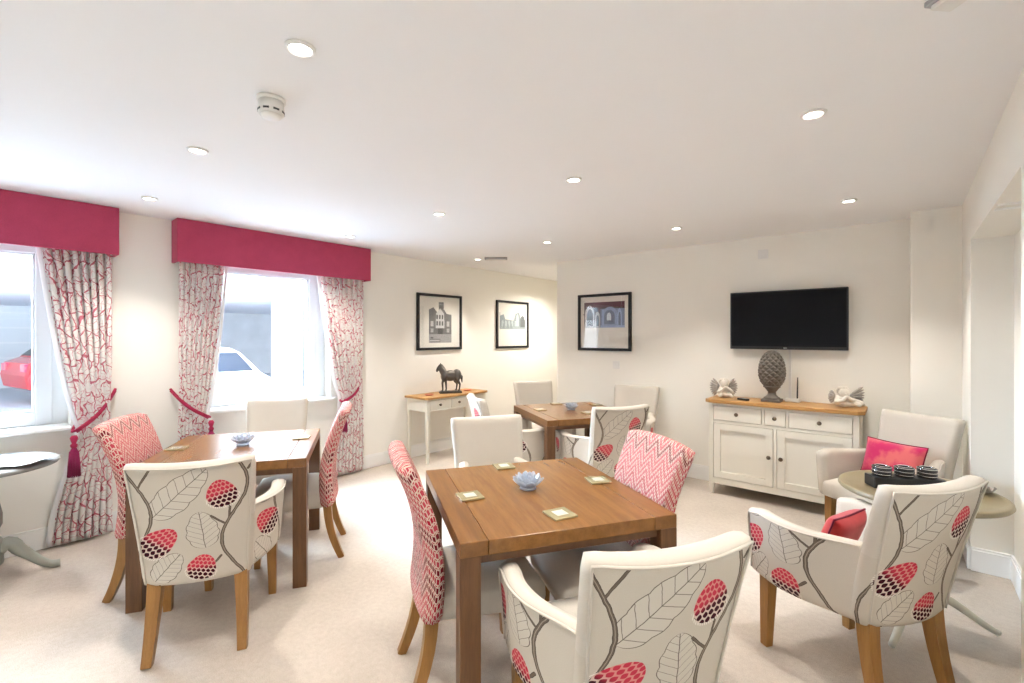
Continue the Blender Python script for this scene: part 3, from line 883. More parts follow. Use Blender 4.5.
# ================================================================== CONSOLE TABLE
CX0, CX1, CY0, CY1 = -4.482, -4.11, 3.40, 4.36
ct = thing('console_table', 'cream painted console table with oak top and three drawers under the framed pictures', 'table', ((CX0 + CX1) / 2, (CY0 + CY1) / 2, 0))
ox, oy = (CX0 + CX1) / 2, (CY0 + CY1) / 2
b = B(); sbox(b, CX0, CX1 - .014, CY0, CY1, .585, .728, cp_, .002); sbox(b, CX1 - .014, CX1, CY0, CY1, .585, .598, cp_, .001); sbox(b, CX1 - .014, CX1, CY0, CY1, .715, .728, cp_, .001)
for yy in (CY0 + .02, CY0 + .345, CY0 + .615, CY1 - .02): sbox(b, CX1 - .014, CX1, yy - .02, yy + .02, .598, .715, cp_, .001)
b.done('body', ct)
b = B(); k = .03; x0, x1, y0, y1 = CX0 - ox - .004, CX1 + .03 - ox, CY0 - .03 - oy, CY1 + .03 - oy
b.prism([(x0, y0), (x1 - k, y0), (x1, y0 + k), (x1, y1 - k), (x1 - k, y1), (x0, y1)], .728, .752, M['oaktopy'], .004); b.done('top', ct, label='oak top with clipped corners')
for (a0, a1) in ((CY0 + .04, CY0 + .325), (CY0 + .365, CY0 + .595), (CY0 + .635, CY1 - .04)):
    b = B(); sbox(b, CX1 - .012, CX1 + .003, a0 + .002, a1 - .002, .600, .713, cp_, .002); d = b.done('drawer', ct); knob(d, CX1 + .003 - ox, (a0 + a1) / 2 - oy, .657, axis='x', r=.015)
for x in (CX0 + .022, CX1 - .022):
    for y in (CY0 + .022, CY1 - .022):
        b = B(); b.box((x - ox, y - oy, .2925), (.044, .044, .585), cp_, .003, taper=.6); b.done('leg', ct)

# ================================================================== WALL THINGS
tv = thing('television', 'black flat-screen television mounted on the wall above the sideboard', 'television', (-.818, YT, 1.595))
b = B(); b.box((0, -.055, 0), (.925, .035, .535), M['black'], .006); b.done('casing', tv)
b = B(); b.box((0, -.0735, .008), (.900, .004, .495), M['screen'], .001); b.done('screen', tv)
b = B(); b.box((0, -.0195, 0), (.3, .037, .25), M['black'], .004); b.done('wall_bracket', tv)
b = B(); b.box((.0, -.0735, -.2535), (.028, .002, .006), M['chrome'], .0005); b.done('logo_badge', tv)
tr = B(); tr.box((-.79, YT - .006, 1.102), (.022, .012, .466), M['plastic'], .003); tag(tr.done('cable_trunking'), 'thin white cable cover running down the wall behind the stone pinecone', 'cable cover')
def plate(name, label, cat, loc, kind):
    r = thing(name, label, cat, loc)
    b = B(); b.box((0, -.005, 0), (.087, .010, .087), M['plastic'], .004); b.done('face_plate', r)
    b = B()
    if kind == 'switch': b.box((0, -.0125, 0), (.05, .007, .05), M['plastic'], .002)
    else:
        b.box((0, -.0115, .012), (.03, .004, .02), M['plastic'], .001)
    b.done('insert', r)
plate('wall_sensor', 'small white square sensor plate high on the wall above the television', 'sensor', (-1.01, YT, 2.215), 'switch')
plate('wall_socket', 'small white socket plate on the wall below the framed church interior', 'socket', (-2.52, YT, 1.12), 'socket')

def picture(label, loc, rz, w_, h_, paint, psc=(1.1, 1.08), group='black framed pictures'):
    r = thing('framed_picture', label, 'picture', loc, rz, group)
    fw, d = .032, .03
    b = B()
    for s in (-1, 1):
        b.box((s * (w_ / 2 - fw / 2), -d / 2, 0), (fw, d, h_), M['frame'], .003); b.box((0, -d / 2, s * (h_ / 2 - fw / 2)), (w_ - 2 * fw + .002, d, fw), M['frame'], .003)
    b.done('frame', r)
    b = B(); b.box((0, -.009, 0), (w_ - 2 * fw + .004, .006, h_ - 2 * fw + .004), M['mount']); mo = b.done('mount', r)
    b = B(); zz = [-.0125]
    def poly(pts, m):
        pts = [(x * psc[0], z * psc[1]) for x, z in pts]
        vs = [(x, zz[0], z) for x, z in pts] + [(x, -.0115, z) for x, z in pts]; n = len(pts)
        b.add(vs, [tuple(range(n)), tuple(range(2 * n - 1, n - 1, -1))] + [(i, (i + 1) % n, n + (i + 1) % n, n + i) for i in range(n)], m, smooth=False); zz[0] -= .00012
    paint(poly); b.done('print', mo)
    b = B(); b.box((0, -.0205, 0), (w_ - 2 * fw + .002, .002, h_ - 2 * fw + .002), M['picglass']); b.done('glazing', r)
    return r
G = {}
def grey(v, tint=(1, 1, 1)):
    k = (v, tint)
    if k not in G: G[k] = plain('print_ink_%d' % len(G), (v * tint[0], v * tint[1], v * tint[2]), .7, var=.35, scale=70)
    return G[k]
def rect(x0, x1, z0, z1): return [(x0, z0), (x1, z0), (x1, z1), (x0, z1)]
def archp(cx, z0, w_, h_):
    pts = [(cx - w_ / 2, z0), (cx + w_ / 2, z0), (cx + w_ / 2, z0 + h_ * .55)]
    for i in range(1, 6): t = i / 6; pts.append((cx + w_ / 2 * cos(t * pi / 2) , z0 + h_ * .55 + h_ * .45 * sin(t * pi / 2)))
    pts.append((cx, z0 + h_))
    for i in range(5, 0, -1): t = i / 6; pts.append((cx - w_ / 2 * cos(t * pi / 2), z0 + h_ * .55 + h_ * .45 * sin(t * pi / 2)))
    pts.append((cx - w_ / 2, z0 + h_ * .55))
    return pts
def pic_house(poly):
    poly(rect(-.165, .175, -.24, -.14), grey(.30)); poly(rect(-.16, .17, -.14, -.135), grey(.12))
    poly([(-.165, -.14), (-.165, .14), (-.10, .17), (-.04, .11), (.0, .09), (.04, .11), (.06, .15), (.10, .10), (.175, .09), (.175, -.14)], grey(.13))
    poly(rect(-.02, .055, .10, .235), grey(.16)); poly(rect(-.015, .05, .20, .21), grey(.3))
    poly([(-.06, .02), (-.06, .10), (.0, .16), (.06, .10), (.06, .02)], grey(.55)); poly(rect(-.065, .065, -.07, .03), grey(.48))
    for x in (-.045, -.005, .035): poly(rect(x - .012, x + .012, -.04, .01), grey(.07)); poly(rect(x - .012, x + .012, .035, .085), grey(.07))
    for x in (-.12, .12): poly(rect(x - .02, x + .02, -.05, .01), grey(.45)); poly(rect(x - .02, x + .02, -.12, -.075), grey(.38))
    poly(rect(-.03, .04, -.14, -.075), grey(.05)); poly(rect(-.15, .0, -.235, -.195), grey(.10)); poly(rect(-.14, -.10, -.19, -.175), grey(.08))
    poly(rect(-.155, -.01, -.225, -.205), grey(.45))
def pic_ruin(poly):
    T = (.86, 1, 1.02)
    poly(rect(-.24, .25, -.055, -.02), grey(.38, T)); poly([(-.24, -.02), (-.24, .10), (-.17, .12), (-.14, .06), (.02, .05), (.05, .13), (.12, .15), (.15, .08), (.25, .06), (.25, -.02)], grey(.30, T))
    for x in (-.19, -.13, -.07, -.01, .05): poly(archp(x, -.02, .035, .07), grey(.5, T))
    poly(archp(.19, -.03, .09, .14), grey(.16, T)); poly(archp(.09, -.02, .05, .15), grey(.55, T)); poly(rect(-.245, -.235, -.05, .14), grey(.32, T))
    for x in (-.17, -.09, -.03): poly([(x - .02, -.05), (x + .02, -.05), (x + .012, .0), (x, .02), (x - .012, .0)], grey(.30, T))
def pic_church(poly):
    BL = (.62, .82, 1.25)
    poly(rect(-.235, .235, -.06, .225), grey(.05, (1.3, 1, 1.1))); poly(rect(-.235, -.045, -.06, -.02), grey(.45)); poly(rect(-.04, .235, -.06, .15), grey(.30, BL))
    poly(rect(-.235, .235, .165, .225), grey(.07, (1.6, .8, 1.0)))
    poly(archp(-.17, -.04, .115, .23), grey(.68)); poly(archp(-.165, -.04, .075, .19), grey(.06)); poly(archp(-.075, -.04, .06, .16), grey(.6)); poly(archp(-.073, -.04, .035, .12), grey(.10))
    for i in range(7): t = i / 6 * pi; poly(rect(-.17 + .068 * cos(t) - .006, -.17 + .068 * cos(t) + .006, .09 + .085 * sin(t) - .006, .09 + .085 * sin(t) + .006), grey(.12))
    poly(archp(.07, -.03, .17, .20), grey(.42, BL)); poly(archp(.065, -.02, .12, .155), grey(.20, BL)); poly(archp(.06, .02, .05, .085), grey(.75, (.85, .95, 1.1)))
    poly(archp(.18, -.04, .05, .19), grey(.50, BL)); poly(archp(.18, -.04, .025, .15), grey(.2, BL)); poly(rect(-.02, .0, -.05, .14), grey(.5, BL)); poly(rect(-.04, .235, -.06, -.035), grey(.5, BL))
picture('black framed grey print of a tall gabled house above the console table', (XL, 3.92, 1.625), radians(90), .735, .70, pic_house)
picture('black framed pale print of ruined arches, nearest the passage', (XL, 5.35, 1.62), radians(90), .74, .70, pic_ruin, (1.22, 1.25))
picture('black framed picture of a church interior with blue arch, on the television wall', (-2.675, YT, 1.61), 0, .69, .665, pic_church, (1.12, 1.05))

# ================================================================== ORNAMENTS
def blob(shapes, m, name, parent=None, voxel=.004, smooth=3):
    t = B()
    for sh in shapes:
        if sh[0] == 's':
            _, c, r = sh; r = r if isinstance(r, tuple) else (r, r, r)
            vs, fs = [], []; n1, n2 = 14, 9
            q = bmesh.new(); bmesh.ops.create_icosphere(q, subdivisions=3, radius=1)
            rot = sh[3] if len(sh) > 3 else Matrix.Identity(3)
            for i, v in enumerate(q.verts): v.index = i
            t.add([Vector(c) + rot @ Vector((v.co.x * r[0], v.co.y * r[1], v.co.z * r[2])) for v in q.verts] if False else [Vector(c) + (sh[3] if len(sh) > 3 else Matrix.Identity(3)) @ Vector((v.co.x * r[0], v.co.y * r[1], v.co.z * r[2])) for v in q.verts], [[v.index for v in f.verts] for f in q.faces], m); q.free()
        else:
            _, pts, rr = sh
            P = [Vector(p) for p in pts]; pp, r2 = [], []
            for i in range(len(P) - 1):
                for k in range(6): pp.append(P[i].lerp(P[i + 1], k / 6)); r2.append(lerp(rr[i], rr[i + 1], k / 6))
            pp.append(P[-1]); r2.append(rr[-1])
            t.tube(pp, r2, m, 12)
            for p, r in ((P[0], rr[0]), (P[-1], rr[-1])):
                q = bmesh.new(); bmesh.ops.create_icosphere(q, subdivisions=2, radius=r)
                for i, v in enumerate(q.verts): v.index = i
                t.add([p + v.co for v in q.verts], [[v.index for v in f.verts] for f in q.faces], m); q.free()
    o = t.done(name, None)
    md = o.modifiers.new('r', 'REMESH'); md.mode = 'VOXEL'; md.voxel_size = voxel
    dg = bpy.context.evaluated_depsgraph_get(); me = bpy.data.meshes.new_from_object(o.evaluated_get(dg))
    bm = bmesh.new(); bm.from_mesh(me)
    for _ in range(smooth): bmesh.ops.smooth_vert(bm, verts=bm.verts, factor=.5, use_axis_x=True, use_axis_y=True, use_axis_z=True)
    for f_ in bm.faces: f_.smooth = True
    bm.to_mesh(me); bm.free(); me.materials.clear(); me.materials.append(m)
    o.modifiers.clear(); o.data = me; me.name = name
    if parent: o.parent = parent
    return o

# horse: local x = towards its head
hz = .752
hr = thing('horse_statue', 'dark bronze horse statue standing on the console table', 'statue', (-4.25, 3.88, hz + .0005), radians(-122)); hr.scale = (1.08, 1.12, 1.12)
b = B(); b.box((0, 0, .009), (.25, .085, .018), M['bronze'], .003); b.box((0, 0, .021), (.235, .075, .008), M['bronze'], .002); b.done('plinth', hr)
Z = .025
sh = [('s', (-.0, 0, Z + .165), (.092, .050, .060)), ('s', (.066, 0, Z + .162), (.046, .050, .066)), ('s', (-.072, 0, Z + .17), (.054, .052, .066)),
      ('c', [(.07, 0, Z + .185), (.105, 0, Z + .235), (.118, 0, Z + .262)], [.042, .032, .024]),
      ('c', [(.112, 0, Z + .272), (.138, 0, Z + .245), (.152, 0, Z + .222)], [.024, .021, .015]),
      ('c', [(.113, .012, Z + .28), (.113, .014, Z + .305)], [.007, .003]), ('c', [(.113, -.012, Z + .28), (.113, -.014, Z + .305)], [.007, .003]),
      ('c', [(.10, 0, Z + .285), (.075, 0, Z + .25), (.05, 0, Z + .215)], [.009, .012, .008]),
      ('c', [(-.108, 0, Z + .185), (-.128, 0, Z + .15), (-.132, 0, Z + .09)], [.010, .015, .006])]
for sy in (-1, 1):
    dx = .012 * sy
    sh += [('c', [(.068 + dx, .02 * sy, Z + .15), (.072 + dx * 2, .022 * sy, Z + .085), (.068 + dx * 2, .022 * sy, Z + .012), (.074 + dx * 2, .022 * sy, Z + .002)], [.022, .0125, .0085, .012]),
           ('c', [(-.075, .022 * sy, Z + .16), (-.068 - dx, .024 * sy, Z + .105), (-.092 - dx, .024 * sy, Z + .072), (-.084 - dx, .024 * sy, Z + .012), (-.078 - dx, .024 * sy, Z + .002)], [.03, .019, .011, .0085, .012])]
blob(sh, M['bronze'], 'horse_body', hr, .0035, 2)
b = B(); b.lathe([(0, .214), (.02, .214), (.024, .208), (.02, .203), (0, .203)], M['bronze'], 16, (0, 0, Z - .0)); b.done('saddle', hr)
def make_dish(label, x, y, z):
    r = thing('small_dish', label, 'dish', (x, y, z + .0005), 0, 'coral dishes on the console table')
    b = B(); b.lathe([(0, 0), (.038, 0), (.05, .006), (.055, .014), (.052, .015), (.045, .008), (0, .006)], M['terracotta'], 28); b.done('dish_body', r)
    b = B(); b.lathe([(.0, .0062), (.03, .0068), (.034, .0095), (.03, .010), (0, .009)], M['terracotta'], 24); b.done('dish_centre', r)
    return r
ds = make_dish('small coral dish on the console table at the end nearest the curtain', -4.27, 3.56, hz)
dup(ds, (-4.28, 4.20, hz + .0005), 0, 'small coral dish on the console table beyond the horse')

# pinecone finial
sz = .868
pc = thing('pinecone_finial', 'large grey stone pinecone on an urn foot, below the television', 'ornament', (-.90, 4.655, sz + .0005))
b = B(); b.box((0, 0, .012), (.15, .15, .024), M['stone'], .004); b.done('plinth', pc)
b = B(); b.lathe([(0, .024), (.064, .024), (.066, .034), (.050, .044), (.034, .062), (.031, .085), (.038, .094), (.042, .100), (.058, .122), (.072, .132), (.06, .142), (0, .145)], M['stone'], 36); b.done('urn_foot', pc)
b = B()
def cone(u, v):
    th = u * 2 * pi; t = v
    e = (t - .40) / (.60 if t > .40 else .46); prof = .104 * sqrt(max(0, 1 - abs(e) ** 2.1))
    z = .125 + .325 * t
    n = 10; rows = 6.5
    p, q = u * n + t * rows, u * n - t * rows
    c_ = max(abs((p % 1) - .5), abs((q % 1) - .5)); c2 = min(1, (.5 - c_) * 3.2)
    r = prof * (.88 + .17 * c2) + .002
    return Vector((r * cos(th), r * sin(th), z + .004 * c2))
b.grid(cone, 168, 110, M['stone']); b.done('cone', pc)

def cherub(label, x, y, rz, flip=1, lying=False):
    r = thing('cherub_ornament', label, 'ornament', (x, y, sz + .005), rz, 'winged cherub ornaments')
    if not lying:
        sh = [('s', (0, 0, .022), (.062, .045, .024)), ('s', (0, .0, .062), (.043, .036, .042)), ('s', (.0, -.008, .128), (.039, .038, .042)),
              ('c', [(-.04, -.01, .075), (-.062, -.035, .05), (-.035, -.052, .075), (-.012, -.045, .098)], [.017, .015, .012, .011]),
              ('c', [(.04, -.01, .075), (.062, -.035, .05), (.035, -.052, .075), (.012, -.045, .098)], [.017, .015, .012, .011]),
              ('s', (0, -.046, .122), (.007, .007, .006)), ('c', [(-.035, -.03, .03), (-.05, -.055, .018)], [.02, .015]), ('c', [(.035, -.03, .03), (.05, -.055, .018)], [.02, .015])]
        hair = [((.033 * cos(a), .012 + .028 * sin(a) * .6, .148 + .016 * sin(2 * a)), .014) for a in [i * .62 for i in range(11)]] + [((.015 * cos(a), .0 + .012 * sin(a), .166), .013) for a in [0, 1.6, 3.2, 4.8]]
        wc = [(-.03, .02, .10), (.03, .02, .10)]
    else:
        sh = [('s', (-.01, 0, .028), (.085, .05, .030)), ('s', (-.045, -.005, .062), (.046, .036, .036)), ('s', (-.03, -.012, .112), (.039, .037, .041)),
              ('c', [(-.075, -.01, .075), (-.095, -.04, .045), (-.055, -.055, .055), (-.03, -.05, .082)], [.018, .016, .013, .012]),
              ('c', [(.0, -.01, .07), (.035, -.04, .055), (.005, -.055, .062), (-.015, -.05, .082)], [.018, .015, .013, .012]),
              ('c', [(.03, .0, .045), (.085, -.015, .035), (.11, .0, .022)], [.03, .022, .015]), ('s', (-.03, -.05, .107), (.007, .007, .006)), ('c', [(.02, -.03, .035), (.07, -.045, .022)], [.024, .016])]
        hair = [((-.03 + .034 * cos(a), .01 + .018 * sin(a), .134 + .016 * sin(2 * a)), .015) for a in [i * .62 for i in range(11)]] + [((-.03 + .015 * cos(a), .012 * sin(a), .152), .014) for a in [0, 1.6, 3.2, 4.8]]
        wc = [(-.07, .025, .09), (.02, .025, .09)]
    blob(sh, M['cherub'], 'cherub_body', r, .0035, 2)
    blob([('s', c_, q) for c_, q in hair], M['cherub'], 'hair', r, .003, 1)
    for i, c_ in enumerate(wc):
        s = -1 if i == 0 else 1
        b = B()
        L = .10 if not lying else (.055 if s < 0 else .125)
        for k in range(9):
            a = radians(58 - k * 13) if not lying else radians(62 - k * 13 if s < 0 else 40 - k * 9)
            ln = L * (1 - .045 * k)
            p0 = Vector(c_) + Vector((s * .012, .004 * (k % 2), -.004 * k))
            d = Vector((s * cos(a), .15, sin(a)))
            b.tube([p0, p0 + d * ln * .4, p0 + d * ln * .8 + Vector((0, 0, -.004)), p0 + d * ln + Vector((0, 0, -.010))], [.008, .0115, .0095, .003], M['wing'], 8)
        b.done('wing', r)
cherub('pale cherub ornament with spread wings at the picture end of the sideboard', -1.30, 4.66, radians(28))
cherub('pale reclining cherub ornament at the armchair end of the sideboard', -.355, 4.665, radians(25), lying=True)

rm = thing('remote_control', 'small black remote control lying on the sideboard', 'remote', (-1.115, 4.575, sz + .0005), radians(62))
b = B(); b.box((0, 0, .009), (.042, .10, .018), M['black'], .005); b.done('case', rm)
b = B()
for i in range(3):
    for j in range(5): b.box(((i - 1) * .011, (j - 2) * .016, .0188), (.007, .009, .0025), M['greyplastic'], .0008)
b.done('buttons', rm)
ro = thing('wifi_router', 'white router box with black aerial behind the stone pinecone', 'router', (-.755, 4.755, sz + .0005), 0)
b = B(); b.box((0, 0, .014), (.11, .085, .028), M['plastic'], .006); b.done('case', ro)
b = B(); b.tube([(.03, .03, .026), (.03, .032, .06), (.032, .036, .215)], [.006, .0065, .005], M['black'], 10); b.done('aerial', ro)

# ================================================================== ROUND TABLES
rt = thing('round_table', 'round olive-topped pedestal table on ivory tripod legs, beside the right-hand recess', 'table', (.055, 3.085, 0)); rt.scale = (.89, .89, 1)
TZ = .69
b = B(); b.lathe([(0, TZ - .028), (.345, TZ - .028), (.365, TZ - .024), (.372, TZ - .016), (.366, TZ - .010), (.368, TZ - .004), (.360, TZ), (.335, TZ), (.331, TZ - .003), (0, TZ - .003)], M['olive'], 72); b.done('top', rt, label='olive taupe round top with moulded rim')
b = B(); b.lathe([(0, TZ - .028), (.10, TZ - .028), (.10, TZ - .045), (.03, TZ - .055), (.028, .56), (.04, .54), (.028, .52), (.026, .46), (.045, .37), (.05, .32), (.036, .25), (.03, .235), (.045, .22), (.05, .16), (.03, .13), (0, .128)], M['ivory'], 32); b.done('pedestal', rt)
for an in (radians(25), radians(138), radians(252)):
    d = Vector((cos(an), sin(an), 0)); b = B(); pts = []; rr = []
    for i in range(15):
        t = i / 14; r = .03 + .335 * t
        z = .20 - .18 * t ** .8 + .045 * sin(pi * t) * (1 - t)
        pts.append(d * r + Vector((0, 0, max(z, .0165)))); rr.append(lerp(.026, .0155, t))
    b.tube(pts, rr, M['ivory'], 8); b.done('leg', rt)

lt = thing('round_table', 'round sage-grey pedestal table covered in papers at the left edge', 'table', (-4.10, .085, 0))
TZ2 = .700
b = B(); b.lathe([(0, TZ2 - .03), (.305, TZ2 - .03), (.325, TZ2 - .024), (.333, TZ2 - .014), (.325, TZ2 - .004), (.317, TZ2), (0, TZ2)], M['greytop'], 64); b.done('top', lt)
b = B(); b.lathe([(0, TZ2 - .03), (.11, TZ2 - .03), (.105, TZ2 - .05), (.05, TZ2 - .07), (.042, .60), (.05, .575), (.066, .56), (.05, .545), (.052, .52), (.072, .47), (.085, .40), (.085, .34), (.062, .29), (.055, .275), (.075, .262), (.09, .24), (.09, .11), (.07, .09), (0, .088)], M['greypaint'], 36); b.done('pedestal', lt)
for an in (radians(85), radians(205), radians(325)):
    d = Vector((cos(an), sin(an), 0)); b = B(); pts = []; rr = []
    for i in range(19):
        t = i / 18; r = .06 + .27 * t
        z = .185 + .03 * sin(min(1, t / .35) * pi) - .16 * sstep(.15, .92, t)
        pts.append(d * r + Vector((0, 0, z))); rr.append(lerp(.042, .023, sstep(0, .8, t)))
    b.tube(pts, rr, M['greypaint'], 10); b.done('leg', lt)
def paper(label, x, y, z, rz, w_, h_, th, m, name='magazine', curl=.012):
    r = thing(name, label, 'magazine', (x, y, z), rz, 'papers on the grey round table')
    b = B(); fo = lambda u, v: Vector(((u - .5) * w_, (v - .5) * h_, th + curl * max(0, u - .72) ** 1.4 * 3 + .0015 * (1 + sin(v * 5))))
    fi = lambda u, v: fo(u, v) - Vector((0, 0, th))
    b.slab(fo, fi, 12, 10, m, m, m, lambda p: (p.x, p.y), .1, 1); b.done('pages', r)
    b = B()
    for i in range(6): b.grid(lambda u, v: fo(.12 + .34 * u + (.42 if i % 2 else 0), .12 + (i // 2) * .27 + .2 * v) + Vector((0, 0, .0008)), 3, 3, M['papergrey'])
    b.done('printed_columns', r, flip=False)
paper('open newspaper spread lying lowest on the grey round table', -4.09, .11, TZ2 + .0005, radians(20), .40, .30, .004, M['paper'], 'newspaper')
paper('loose white leaflet with turned-up corner on top of the newspaper', -3.955, .225, TZ2 + .0125, radians(48), .30, .21, .003, M['paper'], 'leaflet', .03)
paper('thin magazine on the newspaper toward the window', -4.225, -.03, TZ2 + .0105, radians(-12), .21, .29, .005, M['paper'], 'magazine')

# things on the olive table
h = thing('tealight_tray', 'black tray holding three chrome-ringed tealight cups on the olive round table', 'candle holder', (.0, 3.07, TZ - .0025), radians(30)); h.scale = (.9, .9, .92)
b = B(); b.box((0, 0, .03), (.35, .10, .06), M['black'], .004); b.done('tray', h)
for i in (-1, 0, 1):
    b = B(); b.lathe([(0, .06), (.042, .06), (.045, .064), (.045, .110), (.041, .112), (.038, .108), (.036, .075), (0, .072)], M['black'], 32, (i * .112, 0, 0)); cu = b.done('cup', h)
    b = B()
    for z in (.072, .090, .109): b.lathe([(.0445, z - .0018), (.0465, z - .001), (.0465, z + .001), (.0445, z + .0018)], M['chrome'], 32, (i * .112, 0, 0), caps=False)
    b.lathe([(.029, .113), (.034, .113), (.034, .116), (.029, .116), (.029, .113)], M['chrome'], 28, (i * .112, 0, 0), caps=False)
    b.done('chrome_rings', cu)
d_ = thing('small_dish', 'small grey leaf-shaped dish on the olive table beside the recess', 'dish', (.275, 3.215, TZ - .0022), radians(30))
b = B()
def leafd(u, v):
    uu, vv = 2 * u - 1, 2 * v - 1; w_ = .052 * sqrt(max(0.02, 1 - vv * vv * .95))
    return Vector((uu * w_, vv * .085, .003 + .026 * (uu * uu * .8 + abs(vv) ** 3)))
b.grid(leafd, 12, 16, M['wing']); o = b.done('dish_bowl', d_, flip=False); s_ = o.modifiers.new('t', 'SOLIDIFY'); s_.thickness = .003; s_.offset = 1

# cushions
def cushion(name, label, loc, rot, w_, h_, t_, m, mp):
    r = thing(name, label, 'cushion', loc); r.rotation_euler = rot
    def sd(s):
        def fn(u, v):
            a, c_ = 2 * u - 1, 2 * v - 1
            p = (max(0, 1 - a ** 4) ** .5) * (max(0, 1 - c_ ** 4) ** .5)
            k = 1 - .07 * (1 - abs(a)) * abs(c_) - 0
            return Vector((a * w_ / 2 * (1 - .05 * (1 - c_ * c_)*abs(a)), s * (t_ / 2 * p + .002), c_ * h_ / 2 * (1 - .07 * (1 - a * a) * abs(c_))))
        return fn
    b = B(); b.slab(sd(-1), sd(1), 22, 18, m, m, m, lambda p: (p.x, p.z), .2, 1); b.done('cover', r)
    b = B(); pts = []
    F = sd(-1)
    for i in range(16): pts.append(F(i / 16, 0))
    for i in range(14): pts.append(F(1, i / 14))
    for i in range(16): pts.append(F(1 - i / 16, 1))
    for i in range(15): pts.append(F(0, 1 - i / 14))
    b.tube([Vector((p.x * 1.005, 0, p.z * 1.01)) for p in pts], .0045, mp, 6); b.done('piping', r)
    return r
M['darkpiping'] = linen_like('dark_red_piping', (.16, .01, .03))
cushion('cushion', 'pink and coral oblong cushion on the plain linen armchair in the corner', (-.060, 4.052, .612), (radians(-17), 0, face((-.53, -.848)) + pi), .37, .25, .10, M['pink'], M['darkpiping'])
cushion('cushion', 'red cushion on the seat of the thistle armchair beside the olive table', (-.215, 2.60, .565), (radians(-20), 0, face((-.82, .57)) + pi + .25), .27, .17, .09, M['red'], M['darkpiping'])

# ================================================================== CEILING THINGS
XS, YS = (-.29, -1.50, -2.70, -3.95), (.77, 2.35, 3.98)
def light_label(i, j):
    col = ('on the recess side', 'second row from the recess', 'second row from the windows', 'along the window wall')[i]
    return col
proto = None
LAB = {(-1.49, .71): 'recessed ceiling downlight beside the smoke detector, large and nearest', (-2.7, .77): 'recessed downlight on the ceiling in front of the pier between windows',
       (-3.89, .83): 'recessed downlight just above the bare wall pier between the pelmets', (-2.7, 2.35): 'recessed downlight in mid ceiling toward the middle window pelmet',
       (-3.95, 2.35): 'recessed downlight close to the end of the middle window pelmet', (-3.95, 4.05): 'recessed downlight beside the slim grey light box near the passage',
       (-2.7, 3.75): 'recessed downlight on the ceiling above the farthest table', (-1.5, 2.35): 'recessed downlight in the middle of the ceiling',
       (-1.5, 3.98): 'recessed downlight near the television wall above the sideboard', (-.29, 2.30): 'recessed downlight on the recess side, nearer of the two',
       (-.29, 3.93): 'recessed downlight in the recess-side corner, farther of the two'}
def spot(loc, power, parent=None, cone=100):
    l = bpy.data.lights.new('downlight_or_fill_lamp', 'SPOT'); l.energy = power; l.color = (1, .945, .875); l.spot_size = radians(cone); l.spot_blend = .8; l.shadow_soft_size = .03
    o = bpy.data.objects.new('downlight_or_fill_lamp', l); COL.objects.link(o); o.location = loc
    if parent: o.parent = parent
    return o
PW = 50
for (x, y), lb in list(LAB.items()) + [((-.29, .77), ''), ((-1.5, -.8), ''), ((-2.7, -.8), ''), ((-.29, -.8), ''), ((-3.95, -.8), ''), ((-3.75, 5.75), '')]:
    if not lb: spot((x, y, CEIL - (.03 if y < 5 else .12)), PW * (1.5 if y > 5 else .5 if y < 0 else 1), None, 100 if y < 5 else 165); continue  # the wide passage spot is added, standing in for unseen daylight there
    if proto is None:
        r = thing('ceiling_downlight', lb, 'ceiling light', (x, y, CEIL), 0, 'recessed ceiling downlights')
        b = B(); b.lathe([(.034, -.002), (.036, -.010), (.046, -.009), (.047, -.001), (.034, -.001)], M['white'], 36, caps=False); b.done('bezel', r)
        b = B(); b.lathe([(0, -.0045), (.030, -.0045), (.0345, -.003), (.0345, -.001), (0, -.001)], M['lamp'], 30); b.done('lens', r)
        proto = r
    else: r = dup(proto, (x, y, CEIL), 0, lb)
    spot((x, y, CEIL - .03), PW)
sm = thing('smoke_detector', 'white round smoke detector hanging from the ceiling', 'smoke detector', (-1.90, .79, CEIL))
b = B(); b.lathe([(0, 0), (.052, 0), (.052, -.012), (.046, -.014), (0, -.014)], M['plastic'], 36); b.done('base', sm)
b = B(); b.lathe([(0, -.014), (.046, -.014), (.047, -.058), (.043, -.063), (0, -.063)], M['plastic'], 36); b.done('body', sm)
b = B(); b.lathe([(0, -.076), (.026, -.076), (.036, -.072), (.038, -.0625), (0, -.0625)], M['plastic'], 30); b.done('cap', sm)
for k in range(8):
    a = 2 * pi * k / 8; b = B(); b.box((.0455 * cos(a), .0455 * sin(a), -.0525), (.004, .022, .008), M['black'], .001, Matrix.Rotation(a, 3, 'Z')); b.done('vent', sm)
em = thing('emergency_light', 'slim grey light box on the ceiling near the passage', 'ceiling light', (-3.70, 4.10, CEIL), radians(40))
b = B(); b.box((0, 0, -.014), (.27, .075, .028), M['greyplastic'], .008); b.done('housing', em)
b = B(); b.box((0, 0, -.032), (.23, .05, .012), M['plastic'], .005); b.done('diffuser', em)
cs = thing('ceiling_sensor', 'grey box fixed to the ceiling at the top edge of the view', 'sensor', (.0975, 1.736, CEIL), radians(45))
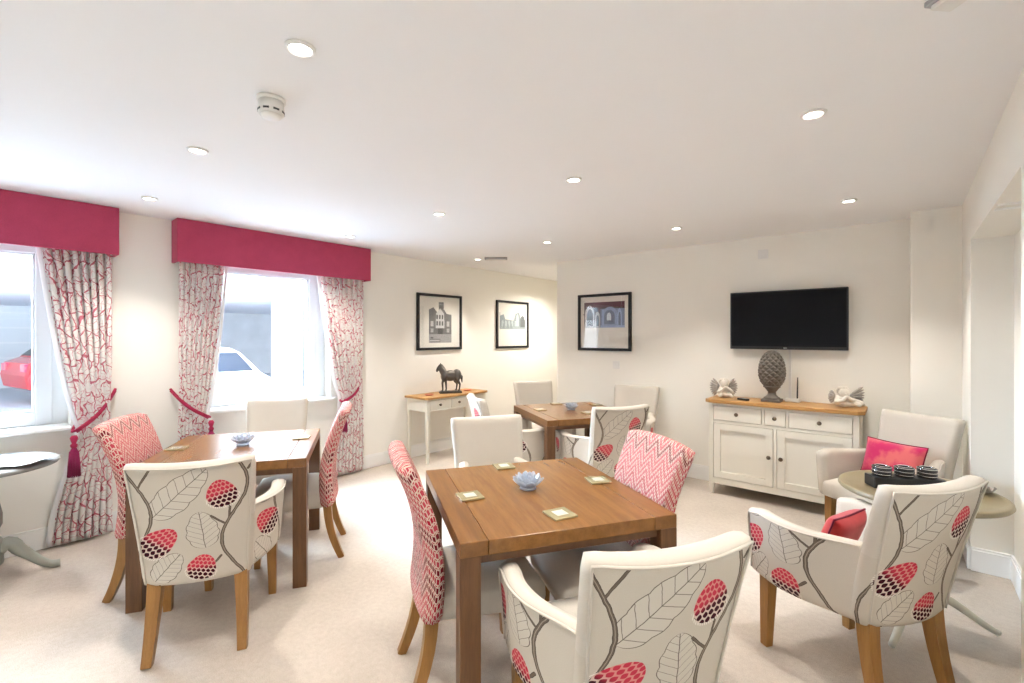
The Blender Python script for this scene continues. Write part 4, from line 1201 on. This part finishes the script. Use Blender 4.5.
b = B(); b.box((0, 0, -.008), (.08, .08, .016), M['greyplastic'], .004); b.done('base', cs)
b = B(); b.box((0, 0, -.022), (.06, .06, .014), M['plastic'], .004); b.done('cover', cs)

# ================================================================== LIGHT
wd = bpy.data.worlds.new('daylight'); scn.world = wd; wd.use_nodes = True
nt = wd.node_tree; bg = nt.nodes['Background']
bg.inputs[0].default_value = (.80, .90, 1.0, 1); bg.inputs[1].default_value = 5.0
for (y0, y1) in (W1, W2):
    l = bpy.data.lights.new('window_portal', 'AREA'); l.shape = 'RECTANGLE'; l.size = ZT - ZS; l.size_y = y1 - y0
    l.cycles.is_portal = True
    o = bpy.data.objects.new('window_portal', l); COL.objects.link(o); o.location = (XL - TH - .02, (y0 + y1) / 2, (ZS + ZT) / 2)
    o.rotation_euler = (0, radians(-90), 0)

# area lamp added above the window view to strengthen the daylight indoors
l = bpy.data.lights.new('sky_fill_lamp', 'AREA'); l.shape = 'RECTANGLE'; l.size = 3.0; l.size_y = 7.0; l.energy = 4800; l.color = (.62, .80, 1)
o = bpy.data.objects.new('sky_fill_lamp', l); COL.objects.link(o); o.location = (-7.6, 1.0, 4.2)
o.rotation_euler = (Vector((-4.6, 1.0, 1.3)) - Vector((-7.6, 1.0, 4.2))).to_track_quat('-Z', 'Y').to_euler(); 
# ================================================================== CAMERA
cd = bpy.data.cameras.new('camera'); cam = bpy.data.objects.new('camera', cd); COL.objects.link(cam)
cd.sensor_width = 36; cd.lens = 466 / 1024 * 36; cd.shift_y = -5.5 / 1024; cd.clip_start = .05
cam.location = (0, 0, H); cam.rotation_euler = (radians(90), 0, atan2(.644, .765))
scn.camera = cam
vs = scn.view_settings
vs.view_transform = 'Standard'; vs.look = 'None'; vs.gamma = 1; vs.exposure = .78; vs.use_curve_mapping = False
scn.cycles.max_bounces = 10; scn.cycles.diffuse_bounces = 6; scn.cycles.transparent_max_bounces = 16
scn.cycles.sample_clamp_indirect = 6; scn.cycles.caustics_reflective = False; scn.cycles.caustics_refractive = False
